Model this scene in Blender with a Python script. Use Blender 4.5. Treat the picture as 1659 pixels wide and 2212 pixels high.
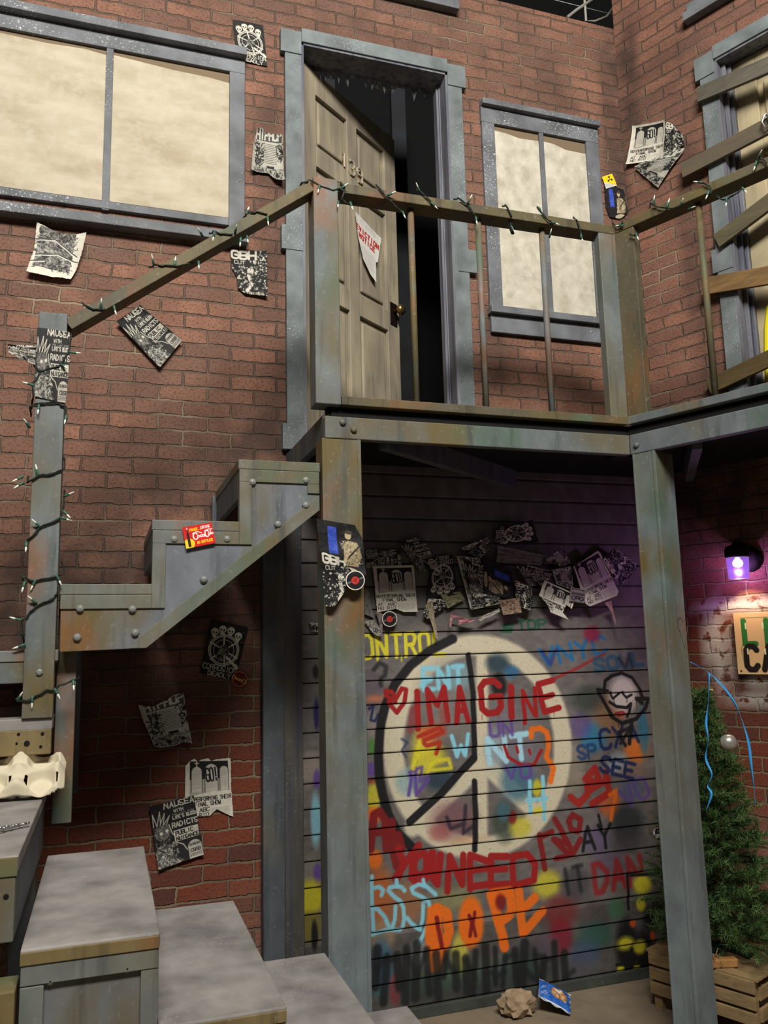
import bpy, bmesh, math, random
import numpy as np
from mathutils import Vector, Matrix
for o in list(bpy.data.objects): bpy.data.objects.remove(o)
C = bpy.context.scene.collection
random.seed(7); rng = np.random.default_rng(7)

# ------------------------------------------------------------------ camera
# lens and attitude solved from the straight lines of the place; camera 1.615 m above the floor
F = 1778.92; H = 1.615
PIT, ROL, A1, A2 = (math.radians(v) for v in (8.92423, -1.39595, 71.41586, -41.76378))
cp, sp, cr, sr = math.cos(PIT), math.sin(PIT), math.cos(ROL), math.sin(ROL)
RC = np.array([[cr, -sr, 0], [sr, cr, 0], [0, 0, 1]]) @ np.array([[1, 0, 0], [0, sp, -cp], [0, cp, sp]]) @ \
     np.array([[math.sin(A1), math.cos(A1), 0], [-math.cos(A1), math.sin(A1), 0], [0, 0, 1]]).T
cam = bpy.data.cameras.new('camera'); co = bpy.data.objects.new('camera', cam); C.objects.link(co)
cam.sensor_fit = 'HORIZONTAL'; cam.sensor_width = 36; cam.lens = 36 * F / 1659; cam.clip_start = .05
M = Matrix(((RC[0][0], -RC[1][0], -RC[2][0], 0), (RC[0][1], -RC[1][1], -RC[2][1], 0), (RC[0][2], -RC[1][2], -RC[2][2], H), (0, 0, 0, 1)))
co.matrix_world = M
bpy.context.scene.camera = co
# ------------------------------------------------------------------ light and exposure
sc = bpy.context.scene
sc.view_settings.view_transform = 'Standard'; sc.view_settings.look = 'None'; sc.view_settings.gamma = 1
sc.view_settings.use_curve_mapping = False
sc.view_settings.exposure = 0.0
wd = bpy.data.worlds.new('world'); sc.world = wd; wd.use_nodes = True
wd.node_tree.nodes['Background'].inputs[0].default_value = (1, .95, .9, 1)
wd.node_tree.nodes['Background'].inputs[1].default_value = .012
def area(name, loc, aim, sx, sy, power, col):
    l = bpy.data.lights.new(name, 'AREA'); l.shape = 'RECTANGLE'; l.size = sx; l.size_y = sy; l.energy = power; l.color = col
    o = bpy.data.objects.new(name, l); C.objects.link(o); o.location = loc
    o.rotation_euler = (Vector(aim) - Vector(loc)).to_track_quat('-Z', 'Y').to_euler(); return o
area('hall_work_light', (.1, -1.4, 6.3), (.9, 3.4, 2.6), 3.0, .9, 600, (1, .96, .89))
area('added_fill_light', (1.6, -4.2, 3.2), (1.2, 3.4, 1.4), 3.0, 2.0, 9, (1, .95, .88))  # unseen fill added behind the camera, standing in for hall bounce

# ------------------------------------------------------------------ helpers
def s2l(c):
    c = np.asarray(c, float); return np.where(c <= .04045, c / 12.92, ((c + .055) / 1.055) ** 2.4)
def rgb(r, g, b):
    l = s2l([r / 255, g / 255, b / 255]); return (l[0], l[1], l[2], 1)
def ray(px, py):
    d = RC.T @ np.array([px - 829.5, py - 1106, F]); return d / np.linalg.norm(d)
class Frame:                         # a wall's own axes: u along it, v up, w out of it
    def __init__(s, o, u, w): s.o, s.u, s.w = Vector(o), Vector(u).normalized(), Vector(w).normalized()
    def p(s, u, v, w=0): return s.o + s.u * u + Vector((0, 0, 1)) * v + s.w * w
    def px(s, x, y, w=0):            # (u, v) of the point seen at photo pixel x, y, w metres out of the wall
        d = Vector(ray(x, y)); c = Vector((0, 0, H)); o = s.o + s.w * w
        q = c + d * ((o - c).dot(s.w) / d.dot(s.w)); return ((q - s.o).dot(s.u), q.z)
    def at(s, x, y, w=0): u, v = s.px(x, y, w); return s.p(u, v, w)
W1 = Frame((0, 3.65, 0), (1, 0, 0), (0, -1, 0))
CX = 2.7177
W2 = Frame((CX, 3.65, 0), (.39362, -.91928, 0), (-.91928, -.39362, 0))
BF = Frame((0, 2.923, 0), (1, 0, 0), (0, -1, 0))            # balcony front and stair front
BC = Vector((2.098, 2.923, 0))
BR = Frame(BC, (.39362, -.91928, 0), (-.91928, -.39362, 0)) # balcony side that follows the right wall
WORLD = Frame((0, 0, 0), (1, 0, 0), (0, -1, 0))             # u = x, v = z, w = -y
LOC = {}
class MB:
    def __init__(s): s.v, s.f = [], []
    def poly(s, pts):
        n = len(s.v); s.v += [Vector(p) for p in pts]; s.f.append(list(range(n, n + len(pts)))); return s
    def box(s, fr, u0, u1, v0, v1, w0, w1):
        n = len(s.v)
        for w in (w0, w1):
            for u, v in ((u0, v0), (u1, v0), (u1, v1), (u0, v1)): s.v.append(fr.p(u, v, w))
        for q in ((3, 2, 1, 0), (4, 5, 6, 7), (0, 1, 5, 4), (1, 2, 6, 5), (2, 3, 7, 6), (3, 0, 4, 7)): s.f.append([n + i for i in q])
        return s
    def prism(s, fr, pts, w0, w1):
        n = len(s.v); k = len(pts)
        for w in (w0, w1):
            for u, v in pts: s.v.append(fr.p(u, v, w))
        s.f.append([n + i for i in reversed(range(k))]); s.f.append([n + k + i for i in range(k)])
        for i in range(k): j = (i + 1) % k; s.f.append([n + i, n + j, n + k + j, n + k + i])
        return s
    def beam(s, a, b, up, wd, th):   # box along a-b; width wd along the side axis, thickness th along up
        a, b = Vector(a), Vector(b); d = (b - a).normalized(); sd = d.cross(Vector(up)).normalized(); u = sd.cross(d).normalized()
        n = len(s.v)
        for p in (a, b):
            for i, j in ((-1, -1), (1, -1), (1, 1), (-1, 1)): s.v.append(p + sd * i * wd / 2 + u * j * th / 2)
        for q in ((3, 2, 1, 0), (4, 5, 6, 7), (0, 1, 5, 4), (1, 2, 6, 5), (2, 3, 7, 6), (3, 0, 4, 7)): s.f.append([n + i for i in q])
        return s
    def tube(s, pts, r, n=8, r2=None):
        pts = [Vector(p) for p in pts]; k0 = len(s.v); K = len(pts); prev = None
        for i, p in enumerate(pts):
            d = (pts[min(i + 1, K - 1)] - pts[max(i - 1, 0)]).normalized()
            a = (prev - d * prev.dot(d)) if prev else d.orthogonal()
            if a.length < 1e-6: a = d.orthogonal()
            a.normalize(); prev = a; b = d.cross(a)
            rr = r if r2 is None else r + (r2 - r) * i / (K - 1)
            for j in range(n): t = 2 * math.pi * j / n; s.v.append(p + (a * math.cos(t) + b * math.sin(t)) * rr)
        for i in range(K - 1):
            for j in range(n): j2 = (j + 1) % n; s.f.append([k0 + i * n + j, k0 + i * n + j2, k0 + (i + 1) * n + j2, k0 + (i + 1) * n + j])
        s.f.append([k0 + j for j in reversed(range(n))]); s.f.append([k0 + (K - 1) * n + j for j in range(n)]); return s
    def lathe(s, o, ax, prof, n=20):  # prof: (radius, height) pairs along axis ax
        o, ax = Vector(o), Vector(ax).normalized(); a = ax.orthogonal().normalized(); b = ax.cross(a); k0 = len(s.v); K = len(prof)
        for r, h in prof:
            for j in range(n): t = 2 * math.pi * j / n; s.v.append(o + ax * h + (a * math.cos(t) + b * math.sin(t)) * r)
        for i in range(K - 1):
            for j in range(n): j2 = (j + 1) % n; s.f.append([k0 + i * n + j, k0 + i * n + j2, k0 + (i + 1) * n + j2, k0 + (i + 1) * n + j])
        s.f.append([k0 + j for j in reversed(range(n))]); s.f.append([k0 + (K - 1) * n + j for j in range(n)]); return s
def obj(name, mb, mat, parent=None, bevel=0, smooth=False, label=None):
    me = bpy.data.meshes.new(name)
    if parent is None:
        base = Vector((sum(v.x for v in mb.v) / len(mb.v), sum(v.y for v in mb.v) / len(mb.v), min(v.z for v in mb.v)))
    else: base = LOC[parent.name]
    me.from_pydata([tuple(v - base) for v in mb.v], [], mb.f); me.validate()
    bm = bmesh.new(); bm.from_mesh(me); bmesh.ops.recalc_face_normals(bm, faces=bm.faces); bm.to_mesh(me); bm.free()
    me.materials.append(mat); o = bpy.data.objects.new(name, me); C.objects.link(o)
    if smooth:
        for p in me.polygons: p.use_smooth = True
    if bevel:
        m = o.modifiers.new('bevel', 'BEVEL'); m.width = bevel; m.segments = 2; m.limit_method = 'ANGLE'
    if parent is None: o.location = base
    else: o.parent = parent
    LOC[o.name] = base
    if label: o['label'] = label
    return o
def tag(o, label, cat, group=None):
    o['label'] = label; o['category'] = cat
    if group: o['group'] = group
    return o
def thing(name, label, cat, loc, group=None):
    o = bpy.data.objects.new(name, None); o.empty_display_size = .05; C.objects.link(o); o.location = loc; LOC[o.name] = Vector(loc)
    return tag(o, label, cat, group)
def struct(name, mb, mat, parent=None, bevel=0):
    o = obj(name, mb, mat, parent, bevel)
    if parent is None: o['kind'] = 'structure'
    return o
def sthing(name, loc):
    o = bpy.data.objects.new(name, None); C.objects.link(o); o.location = loc; LOC[o.name] = Vector(loc); o['kind'] = 'structure'; return o

# ------------------------------------------------------------------ materials
class NT:
    def __init__(s, name, rough=.7):
        s.m = bpy.data.materials.new(name); s.m.use_nodes = True; s.t = s.m.node_tree; s.b = s.t.nodes['Principled BSDF']
        s.b.inputs['Roughness'].default_value = rough; s.b.inputs['Specular IOR Level'].default_value = .3
    def n(s, ty, **kw):
        x = s.t.nodes.new(ty)
        for k, v in kw.items(): setattr(x, k, v)
        return x
    def l(s, a, b): s.t.links.new(a, b)
    def pos(s, scale=(1, 1, 1)):
        g = s.n('ShaderNodeNewGeometry'); m = s.n('ShaderNodeMapping'); m.inputs['Scale'].default_value = scale; s.l(g.outputs['Position'], m.inputs['Vector']); return m.outputs[0]
    def noise(s, scale, detail=3, vec=None, rough=.55, dist=0):
        x = s.n('ShaderNodeTexNoise'); x.inputs['Scale'].default_value = scale; x.inputs['Detail'].default_value = detail
        x.inputs['Roughness'].default_value = rough; x.inputs['Distortion'].default_value = dist
        s.l(vec if vec is not None else s.pos(), x.inputs['Vector']); return x.outputs['Fac']
    def ramp(s, fac, lo, hi):
        x = s.n('ShaderNodeMapRange'); x.inputs['From Min'].default_value = lo; x.inputs['From Max'].default_value = hi; s.l(fac, x.inputs['Value']); return x.outputs[0]
    def mix(s, fac, a, b, mode='MIX'):
        x = s.n('ShaderNodeMix', data_type='RGBA', blend_type=mode)
        for i, v in ((0, fac), (6, a), (7, b)):
            if isinstance(v, (int, float)): x.inputs[i].default_value = v
            elif isinstance(v, tuple): x.inputs[i].default_value = v
            else: s.l(v, x.inputs[i])
        return x.outputs[2]
    def mul(s, a, b):
        x = s.n('ShaderNodeMath', operation='MULTIPLY')
        for i, v in ((0, a), (1, b)):
            if isinstance(v, (int, float)): x.inputs[i].default_value = v
            else: s.l(v, x.inputs[i])
        return x.outputs[0]
    def col(s, c): s.l(c, s.b.inputs['Base Color']); return s
    def bump(s, h, dist=.003, strength=.6):
        x = s.n('ShaderNodeBump'); x.inputs['Distance'].default_value = dist; x.inputs['Strength'].default_value = strength
        s.l(h, x.inputs['Height']); s.l(x.outputs[0], s.b.inputs['Normal']); return s
def plain(name, c, rough=.6, metal=0, emit=None):
    t = NT(name, rough); t.b.inputs['Base Color'].default_value = c; t.b.inputs['Metallic'].default_value = metal
    if emit: t.b.inputs['Emission Color'].default_value = emit[0]; t.b.inputs['Emission Strength'].default_value = emit[1]
    return t.m
def patina(name, base, ochre=.35, rust=.25, green=.3, seed=0.0, fade=None):
    t = NT(name, .62)
    v = t.n('ShaderNodeMapping'); v.inputs['Location'].default_value = (seed, seed * 1.7, seed * .6); v.inputs['Scale'].default_value = (1, 1, .62); t.l(t.pos(), v.inputs['Vector']); v = v.outputs[0]
    zf = 1.0
    if fade:
        gz = t.n('ShaderNodeNewGeometry'); sz = t.n('ShaderNodeSeparateXYZ'); t.l(gz.outputs['Position'], sz.inputs[0]); zf = t.ramp(sz.outputs['Z'], *fade)
    c = t.mix(t.ramp(t.noise(9, 4, v), .35, .7), rgb(*base), rgb(*[min(255, int(k * 1.22)) for k in base]))
    c = t.mix(t.mul(zf, t.ramp(t.noise(2.6, 3, v, dist=.6), .60 - ochre * .35, .78 - ochre * .3)), c, rgb(98, 86, 53))
    v2 = t.n('ShaderNodeMapping'); v2.inputs['Location'].default_value = (3 + seed, 8, 2); t.l(v, v2.inputs['Vector']); v2 = v2.outputs[0]
    c = t.mix(t.mul(zf, t.ramp(t.noise(3.4, 3, v2, dist=.5), .68 - rust * .3, .84 - rust * .25)), c, rgb(126, 80, 44))
    v3 = t.n('ShaderNodeMapping'); v3.inputs['Location'].default_value = (13, 2 + seed, 7); t.l(v, v3.inputs['Vector']); v3 = v3.outputs[0]
    c = t.mix(t.mul(zf, t.ramp(t.noise(3.0, 3, v3, dist=.4), .66 - green * .3, .85 - green * .25)), c, rgb(72, 97, 78))
    st = t.noise(14, 4, t.pos((1.4, 1.4, .14)))
    c = t.mix(t.ramp(st, .55, .8), c, rgb(*[int(k * .66) for k in base]))
    c = t.mix(t.mul(t.ramp(t.noise(60, 3), .6, .8), .35), c, rgb(150, 152, 146))
    t.col(c).bump(st, .0025, .4); return t.m
def speck(name, base, amt=.5, streak=False):
    t = NT(name, .65)
    n = t.noise(7, 4, t.pos((1, 1, .35)) if streak else None)
    c = t.mix(t.ramp(n, .3, .75), rgb(*[int(k * .78) for k in base]), rgb(*[min(255, int(k * 1.12)) for k in base]))
    if streak: c = t.mix(t.ramp(t.noise(30, 3, t.pos((1, 1, .05))), .45, .75), c, rgb(58, 62, 84))
    mask = t.mul(t.ramp(t.noise(2.4, 2), .46, .60), t.ramp(t.noise(130, 2), .62, .68))
    c = t.mix(t.mul(mask, amt), c, rgb(205, 210, 212))
    t.col(c).bump(n, .002, .3); return t.m
def brick_mat(name, uoff, voff, hi, lo, attr=True):
    t = NT(name, .82)
    uv = t.n('ShaderNodeUVMap'); uv.uv_map = 'UVMap'
    dn = t.n('ShaderNodeTexNoise'); dn.inputs['Scale'].default_value = 13; dn.inputs['Detail'].default_value = 2; t.l(uv.outputs[0], dn.inputs['Vector'])
    sub = t.n('ShaderNodeVectorMath', operation='SUBTRACT'); t.l(dn.outputs['Color'], sub.inputs[0]); sub.inputs[1].default_value = (.5, .5, .5)
    sca = t.n('ShaderNodeVectorMath', operation='SCALE'); t.l(sub.outputs[0], sca.inputs[0]); sca.inputs['Scale'].default_value = .020
    add = t.n('ShaderNodeVectorMath', operation='ADD'); t.l(uv.outputs[0], add.inputs[0]); t.l(sca.outputs[0], add.inputs[1])
    d2 = t.n('ShaderNodeTexNoise'); d2.inputs['Scale'].default_value = 48; t.l(uv.outputs[0], d2.inputs['Vector'])
    s2_ = t.n('ShaderNodeVectorMath', operation='SUBTRACT'); t.l(d2.outputs['Color'], s2_.inputs[0]); s2_.inputs[1].default_value = (.5, .5, .5)
    s3_ = t.n('ShaderNodeVectorMath', operation='SCALE'); t.l(s2_.outputs[0], s3_.inputs[0]); s3_.inputs['Scale'].default_value = .009
    ad2 = t.n('ShaderNodeVectorMath', operation='ADD'); t.l(add.outputs[0], ad2.inputs[0]); t.l(s3_.outputs[0], ad2.inputs[1]); add = ad2
    off = t.n('ShaderNodeVectorMath', operation='ADD'); t.l(add.outputs[0], off.inputs[0]); off.inputs[1].default_value = (uoff, voff, 0)
    bt = t.n('ShaderNodeTexBrick'); t.l(off.outputs[0], bt.inputs['Vector'])
    for k, v in (('Scale', 1), ('Mortar Size', .0062), ('Mortar Smooth', .5), ('Brick Width', .211), ('Row Height', .0683), ('Bias', -.1)): bt.inputs[k].default_value = v
    bt.inputs['Color1'].default_value = rgb(*hi); bt.inputs['Color2'].default_value = rgb(*lo); bt.inputs['Mortar'].default_value = rgb(90, 72, 60)
    c = bt.outputs['Color']
    big = t.noise(1.1, 3, uv.outputs[0]); mid = t.noise(5, 4, uv.outputs[0]); fine = t.noise(95, 3, uv.outputs[0])
    brick = t.mix(t.ramp(mid, .35, .75), c, rgb(*[int(k * .72) for k in hi]))
    brick = t.mix(t.mul(t.ramp(big, .45, .7), .55), brick, rgb(int(hi[0] * .72), int(hi[1] * .80), int(hi[2] * .88)))
    brick = t.mix(t.mul(t.ramp(fine, .50, .66), .6), brick, rgb(64, 42, 36))
    mort = t.mix(t.ramp(t.noise(2.2, 4, uv.outputs[0]), .50, .68), rgb(92, 76, 64), rgb(150, 134, 112))
    if attr:
        a = t.n('ShaderNodeVertexColor'); a.layer_name = 'stain'
        sp_ = t.n('ShaderNodeSeparateColor'); t.l(a.outputs['Color'], sp_.inputs[0])
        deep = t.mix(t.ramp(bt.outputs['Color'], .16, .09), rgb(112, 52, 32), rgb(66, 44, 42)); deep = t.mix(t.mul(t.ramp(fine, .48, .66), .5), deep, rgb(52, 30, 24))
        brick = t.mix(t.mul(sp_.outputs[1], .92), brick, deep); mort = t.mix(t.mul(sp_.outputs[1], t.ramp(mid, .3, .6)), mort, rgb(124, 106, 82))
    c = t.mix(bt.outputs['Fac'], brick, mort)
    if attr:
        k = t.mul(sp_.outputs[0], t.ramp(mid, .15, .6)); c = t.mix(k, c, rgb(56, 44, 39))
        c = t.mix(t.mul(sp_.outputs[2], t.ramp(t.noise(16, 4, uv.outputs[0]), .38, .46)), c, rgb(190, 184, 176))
    inv = t.n('ShaderNodeMath', operation='SUBTRACT'); inv.inputs[0].default_value = 1; t.l(bt.outputs['Fac'], inv.inputs[1])
    ad = t.n('ShaderNodeMath', operation='MULTIPLY_ADD'); t.l(fine, ad.inputs[0]); ad.inputs[1].default_value = .25; t.l(inv.outputs[0], ad.inputs[2])
    t.col(c).bump(ad.outputs[0], .007, .9); return t.m
def vcol(name, rough=.65, grain=.0):
    t = NT(name, rough); a = t.n('ShaderNodeVertexColor'); a.layer_name = 'paint'; c = a.outputs['Color']
    if grain: c = t.mix(t.mul(t.ramp(t.noise(160, 3), .58, .72), grain), c, rgb(38, 36, 36))
    t.col(c); t.bump(t.noise(60, 3), .002, .25); return t.m
def wood(name, a, b, axis=(1, 1, 8)):
    t = NT(name, .7); n = t.noise(6, 5, t.pos(axis), dist=.8); c = t.mix(t.ramp(n, .3, .7), rgb(*a), rgb(*b))
    c = t.mix(t.ramp(t.noise(3, 3), .55, .8), c, rgb(*[int(k * .7) for k in a])); t.col(c).bump(n, .002, .4); return t.m
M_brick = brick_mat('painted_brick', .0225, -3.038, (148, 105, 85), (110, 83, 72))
M_brick2 = brick_mat('painted_brick_side', .05, -3.02, (149, 104, 85), (116, 84, 72))
M_steel = patina('weathered_stage_paint', (88, 94, 96), .40, .3, .3, 0)
M_post = patina('weathered_post_paint', (92, 98, 98), .48, .42, .32, 4)
M_leg = patina('weathered_leg_paint', (96, 105, 108), .62, .36, .34, 5, (.55, 1.7))
M_dim = patina('dark_stage_paint', (74, 80, 84), .1, .05, .1, 2)  # darker, plainer paint for side, rear and underside parts
M_ochre = patina('ochre_stage_paint', (110, 96, 66), .5, .5, .3, 9)
M_rail = patina('olive_rail_paint', (76, 71, 56), .45, .4, .3, 3)
M_edge = patina('mottled_edge_paint', (98, 101, 98), .42, .32, .28, 6)
M_panel = patina('mottled_blue_grey_panel', (94, 98, 104), .42, .25, .3, 8)
M_tread = speck('grey_tread_paint', (142, 138, 134), .3)
M_casing = speck('pale_blue_grey_trim', (114, 122, 124), .5)
M_jamb = speck('streaked_jamb_paint', (114, 115, 122), .2, True)
M_trim = speck('slate_trim_paint', (108, 111, 116), .9)
M_black = plain('matte_black', rgb(16, 16, 17), .9)
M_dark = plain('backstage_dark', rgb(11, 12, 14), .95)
M_cord = plain('green_cord', rgb(28, 38, 32), .6)
M_socket = plain('green_socket', rgb(54, 92, 76), .45)
M_bulb = plain('clear_bulb', rgb(225, 225, 215), .1)
M_bolt = plain('painted_bolt', rgb(120, 122, 118), .4)
M_paint = vcol('printed_paper', .7)
M_spray = vcol('sprayed_siding', .7, .5)
# ------------------------------------------------------------------ drawing on a surface: strokes rasterised to vertex colours
FONT = {k: [[(int(s[i]), int(s[i + 1])) for i in range(0, len(s), 2)] for s in v.split('|')] for k, v in {
 'A': '002640|1232', 'B': '00063645443303|334241300 0'.replace(' ', ''), 'C': '4536160501103041', 'D': '000626444220 00'.replace(' ', ''), 'E': '46060040|0333',
 'F': '460600|0333', 'G': '453616050110304143 23'.replace(' ', ''), 'H': '0006|4046|0343', 'I': '2026', 'J': '4641301001', 'K': '0006|460340', 'L': '060040',
 'M': '0006234640', 'N': '00064046', 'O': '1001051636454130 10'.replace(' ', ''), 'P': '00063645443303', 'Q': '100105163645413010|2240', 'R': '00063645443303|2340',
 'S': '45361605041332413010 01'.replace(' ', ''), 'T': '0646|2620', 'U': '0601103041 46'.replace(' ', ''), 'V': '062046', 'W': '0610233046', 'X': '0046|0640', 'Y': '062346|2320', 'Z': '06460040',
 '1': '152620', '2': '0516364544 0040'.replace(' ', ''), '3': '0516364544332333424130 1001'.replace(' ', ''), '9': '43130405163645424030 10'.replace(' ', ''), '0': '100105163645413010',
 '!': '2622|2120', '$': '45361605041332413010 01|2700'.replace(' ', '').replace('2700', '2620'), '.': '2021', '-': '1333', '+': '2125|0343', "'": '2625', '&': '40051626 1302103042'.replace(' ', '')}.items()}
class Cv:                                           # a little canvas, x right, y down, colours sRGB 0-1
    def __init__(s, w, h, c=(1, 1, 1)):
        s.w, s.h = w, h; s.a = np.empty((h, w, 3)); s.a[:] = c; s.m = np.ones((h, w))
        s.Y, s.X = np.mgrid[0:h, 0:w].astype(float)
    def _b(s, xs, ys, r):
        x0, x1 = max(0, int(min(xs) - r)), min(s.w, int(max(xs) + r) + 2); y0, y1 = max(0, int(min(ys) - r)), min(s.h, int(max(ys) + r) + 2)
        return (slice(y0, y1), slice(x0, x1)) if x1 > x0 and y1 > y0 else None
    def put(s, sl, al, c): al = np.clip(al, 0, 1)[..., None]; s.a[sl] = s.a[sl] * (1 - al) + np.array(c) * al
    def stroke(s, pts, w, c, al=1, soft=1.0, drip=0):
        pts = [tuple(p) for p in pts]; r = w / 2
        sl = s._b([p[0] for p in pts], [p[1] for p in pts], r + soft)
        if sl is None: return s
        X, Y = s.X[sl], s.Y[sl]; D = np.full(X.shape, 1e9)
        for (ax, ay), (bx, by) in zip(pts[:-1], pts[1:]) if len(pts) > 1 else [(pts[0], pts[0])]:
            dx, dy = bx - ax, by - ay; L = dx * dx + dy * dy
            t = np.clip(((X - ax) * dx + (Y - ay) * dy) / L, 0, 1) if L > 1e-9 else 0
            D = np.minimum(D, np.hypot(X - ax - t * dx, Y - ay - t * dy))
        s.put(sl, al * np.clip((r - D) / soft + .5, 0, 1), c); return s
    def dot(s, x, y, r, c, al=1, soft=1.0, ry=None):
        ry = ry or r; sl = s._b([x - r, x + r], [y - ry, y + ry], soft * 2)
        if sl is None: return s
        d = np.hypot((s.X[sl] - x) / r, (s.Y[sl] - y) / ry); s.put(sl, al * np.clip((1 - d) * min(r, ry) / soft + .5, 0, 1), c); return s
    def ring(s, x, y, r, w, c, al=1, soft=1, ry=None, a0=0, a1=360):
        ry = ry or r; n = max(8, int((a1 - a0) / 10)); return s.stroke([(x + r * math.cos(math.radians(a0 + (a1 - a0) * i / n)), y + ry * math.sin(math.radians(a0 + (a1 - a0) * i / n))) for i in range(n + 1)], w, c, al, soft)
    def inside(s, pts):
        I = np.zeros((s.h, s.w), bool); n = len(pts)
        for i in range(n):
            (x0, y0), (x1, y1) = pts[i], pts[(i + 1) % n]
            if y0 == y1: continue
            I ^= ((y0 > s.Y) != (y1 > s.Y)) & (s.X < (x1 - x0) * (s.Y - y0) / (y1 - y0) + x0)
        return I
    def poly(s, pts, c, al=1): s.a[s.inside(pts)] = s.a[s.inside(pts)] * (1 - al) + np.array(c) * al; return s
    def rect(s, x0, y0, x1, y1, c, al=1): return s.poly([(x0, y0), (x1, y0), (x1, y1), (x0, y1)], c, al)
    def text(s, st, x0, y0, x1, y1, h, w, c, al=1, soft=1.0, fat=.8, jit=0):   # letters spread along the baseline x0,y0 - x1,y1
        n = len(st); L = math.hypot(x1 - x0, y1 - y0); ux, uy = (x1 - x0) / L, (y1 - y0) / L; adv = L / n
        for i, ch in enumerate(st):
            for pl in FONT.get(ch, []):
                q = []
                for gx, gy in pl:
                    a = adv * (i + .1 + fat * gx / 4); b = h * gy / 6
                    q.append((x0 + ux * a + uy * b + random.uniform(-jit, jit), y0 + uy * a - ux * b + random.uniform(-jit, jit)))
                s.stroke(q, w, c, al, soft)
        return s
    def scrib(s, x0, y0, x1, y1, n, c, w=1.2, al=1, ln=6):
        for _ in range(n):
            x, y = random.uniform(x0, x1), random.uniform(y0, y1); q = [(x, y)]
            for _ in range(3): x += random.uniform(-ln, ln); y += random.uniform(-ln, ln); q.append((x, y))
            s.stroke(q, w, c, al)
        return s
    def lines(s, x0, y0, x1, y1, step, c, al=.8):     # lines of print too small to read
        y = y0
        while y < y1:
            x = x0
            while x < x1:
                L = random.uniform(2, 7); s.stroke([(x, y), (min(x + L, x1), y)], 1.3, c, al); x += L + 2.2
            y += step
        return s
    def blobs(s, x0, y0, x1, y1, n, c, r0=1, r1=4):
        for _ in range(n): s.dot(random.uniform(x0, x1), random.uniform(y0, y1), random.uniform(r0, r1), c, random.uniform(.5, 1), ry=random.uniform(r0, r1))
        return s
    def grime(s, k=.12):
        g = rng.random((s.h // 8 + 2, s.w // 8 + 2)); g = np.kron(g, np.ones((8, 8)))[:s.h, :s.w]
        for _ in range(3): g = (g + np.roll(g, 3, 0) + np.roll(g, 3, 1) + np.roll(g, -2, 0)) / 4
        s.a *= (1 - k * 2 * np.abs(g - .5) - k * .4)[..., None]; return s
K = (.10, .10, .10); Wt = (.84, .82, .76); G1 = (.55, .54, .50)
def d_skulls(n=110):
    c = Cv(n, int(n * 1.45), K); h = c.h; c.scrib(0, 0, n, h, 60, (.4, .4, .38), 1.5, .6)
    for x, y in ((.17, .20), (.36, .13), (.58, .13), (.8, .20)):
        X, Y = x * n, y * h; c.dot(X, Y, n * .10, Wt, 1, 1, n * .10); c.dot(X, Y + n * .10, n * .055, Wt, 1, 1, n * .06)
        for sx in (-.04, .04): c.dot(X + sx * n, Y + n * .02, n * .025, K)
        c.dot(X, Y + n * .065, n * .012, K)
    X, Y = n * .5, h * .50; c.ring(X, Y, n * .38, n * .07, Wt); c.ring(X, Y, n * .38, 1.5, K); c.ring(X, Y, n * .27, 1.6, Wt)
    for a in (20, 75, 135, 200, 260, 320): c.stroke([(X + n * .12 * math.cos(math.radians(a)), Y + n * .12 * math.sin(math.radians(a))), (X + n * .42 * math.cos(math.radians(a)), Y + n * .42 * math.sin(math.radians(a)))], n * .04, Wt)
    c.dot(X, Y, n * .14, G1); c.scrib(X - n * .15, Y - n * .15, X + n * .15, Y + n * .15, 26, K, 1.6); c.blobs(X - n * .3, Y + n * .1, X + n * .3, Y + n * .3, 16, Wt, 1, 3)
    c.stroke([(n * .62, h * .62), (n * .92, h * .76)], n * .07, Wt)
    for q in ((.9, .74), (.94, .77)): c.dot(n * q[0], h * q[1], n * .05, Wt)
    c.text('CORROSION', n * .03, h * .88, n * .97, h * .88, h * .09, 2.2, Wt, jit=1); c.text('DEADLY', n * .2, h * .985, n * .85, h * .985, h * .075, 2.4, Wt); return c.grime()
def stone(c, x0, x1, y0, y1, f, e=K):
    r = (x1 - x0) / 2; p = [(x0, y1)] + [(x0 + r - r * math.cos(t), y0 + r - r * math.sin(t)) for t in np.linspace(0, math.pi, 12)] + [(x1, y1)]
    c.poly(p, f); c.stroke(p, 1.6, e)
def d_go(n=120):
    c = Cv(n, int(n * 1.32), Wt); h = c.h
    c.rect(n * .1, h * .05, n * .93, h * .34, K); c.poly([(n * .1, h * .34), (n * .93, h * .34), (n * .93, h * .50), (n * .1, h * .60)], G1, .6)
    for a, b, t in ((.13, .36, .13), (.42, .70, .09), (.74, .93, .13)):
        stone(c, n * a, n * b, h * t, h * .54, (.76, .74, .69)); c.lines(n * a + 3, h * .2, n * b - 3, h * .5, 3.4, G1, .5)
    c.stroke([(n * .245, h * .05), (n * .245, h * .14)], 3, Wt); c.stroke([(n * .2, h * .08), (n * .29, h * .08)], 2.5, Wt)
    c.rect(n * .45, h * .17, n * .68, h * .36, (.78, .76, .71)); c.text('GO!', n * .45, h * .38, n * .71, h * .36, h * .21, n * .034, K)
    c.text('GO!PERFORMING THEIR', n * .05, h * .69, n * .97, h * .67, h * .062, 1.9, K); c.text('FINAL SHOW', n * .2, h * .77, n * .75, h * .755, h * .062, 1.9, K)
    c.text('AT', n * .08, h * .86, n * .2, h * .86, h * .06, 1.7, K); c.text('ABC', n * .3, h * .86, n * .52, h * .85, h * .06, 1.7, K); c.text('NO RIO', n * .08, h * .94, n * .5, h * .93, h * .055, 1.7, K)
    c.lines(n * .55, h * .82, n * .93, h * .95, 3.6, G1); return c.grime(.08)
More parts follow.
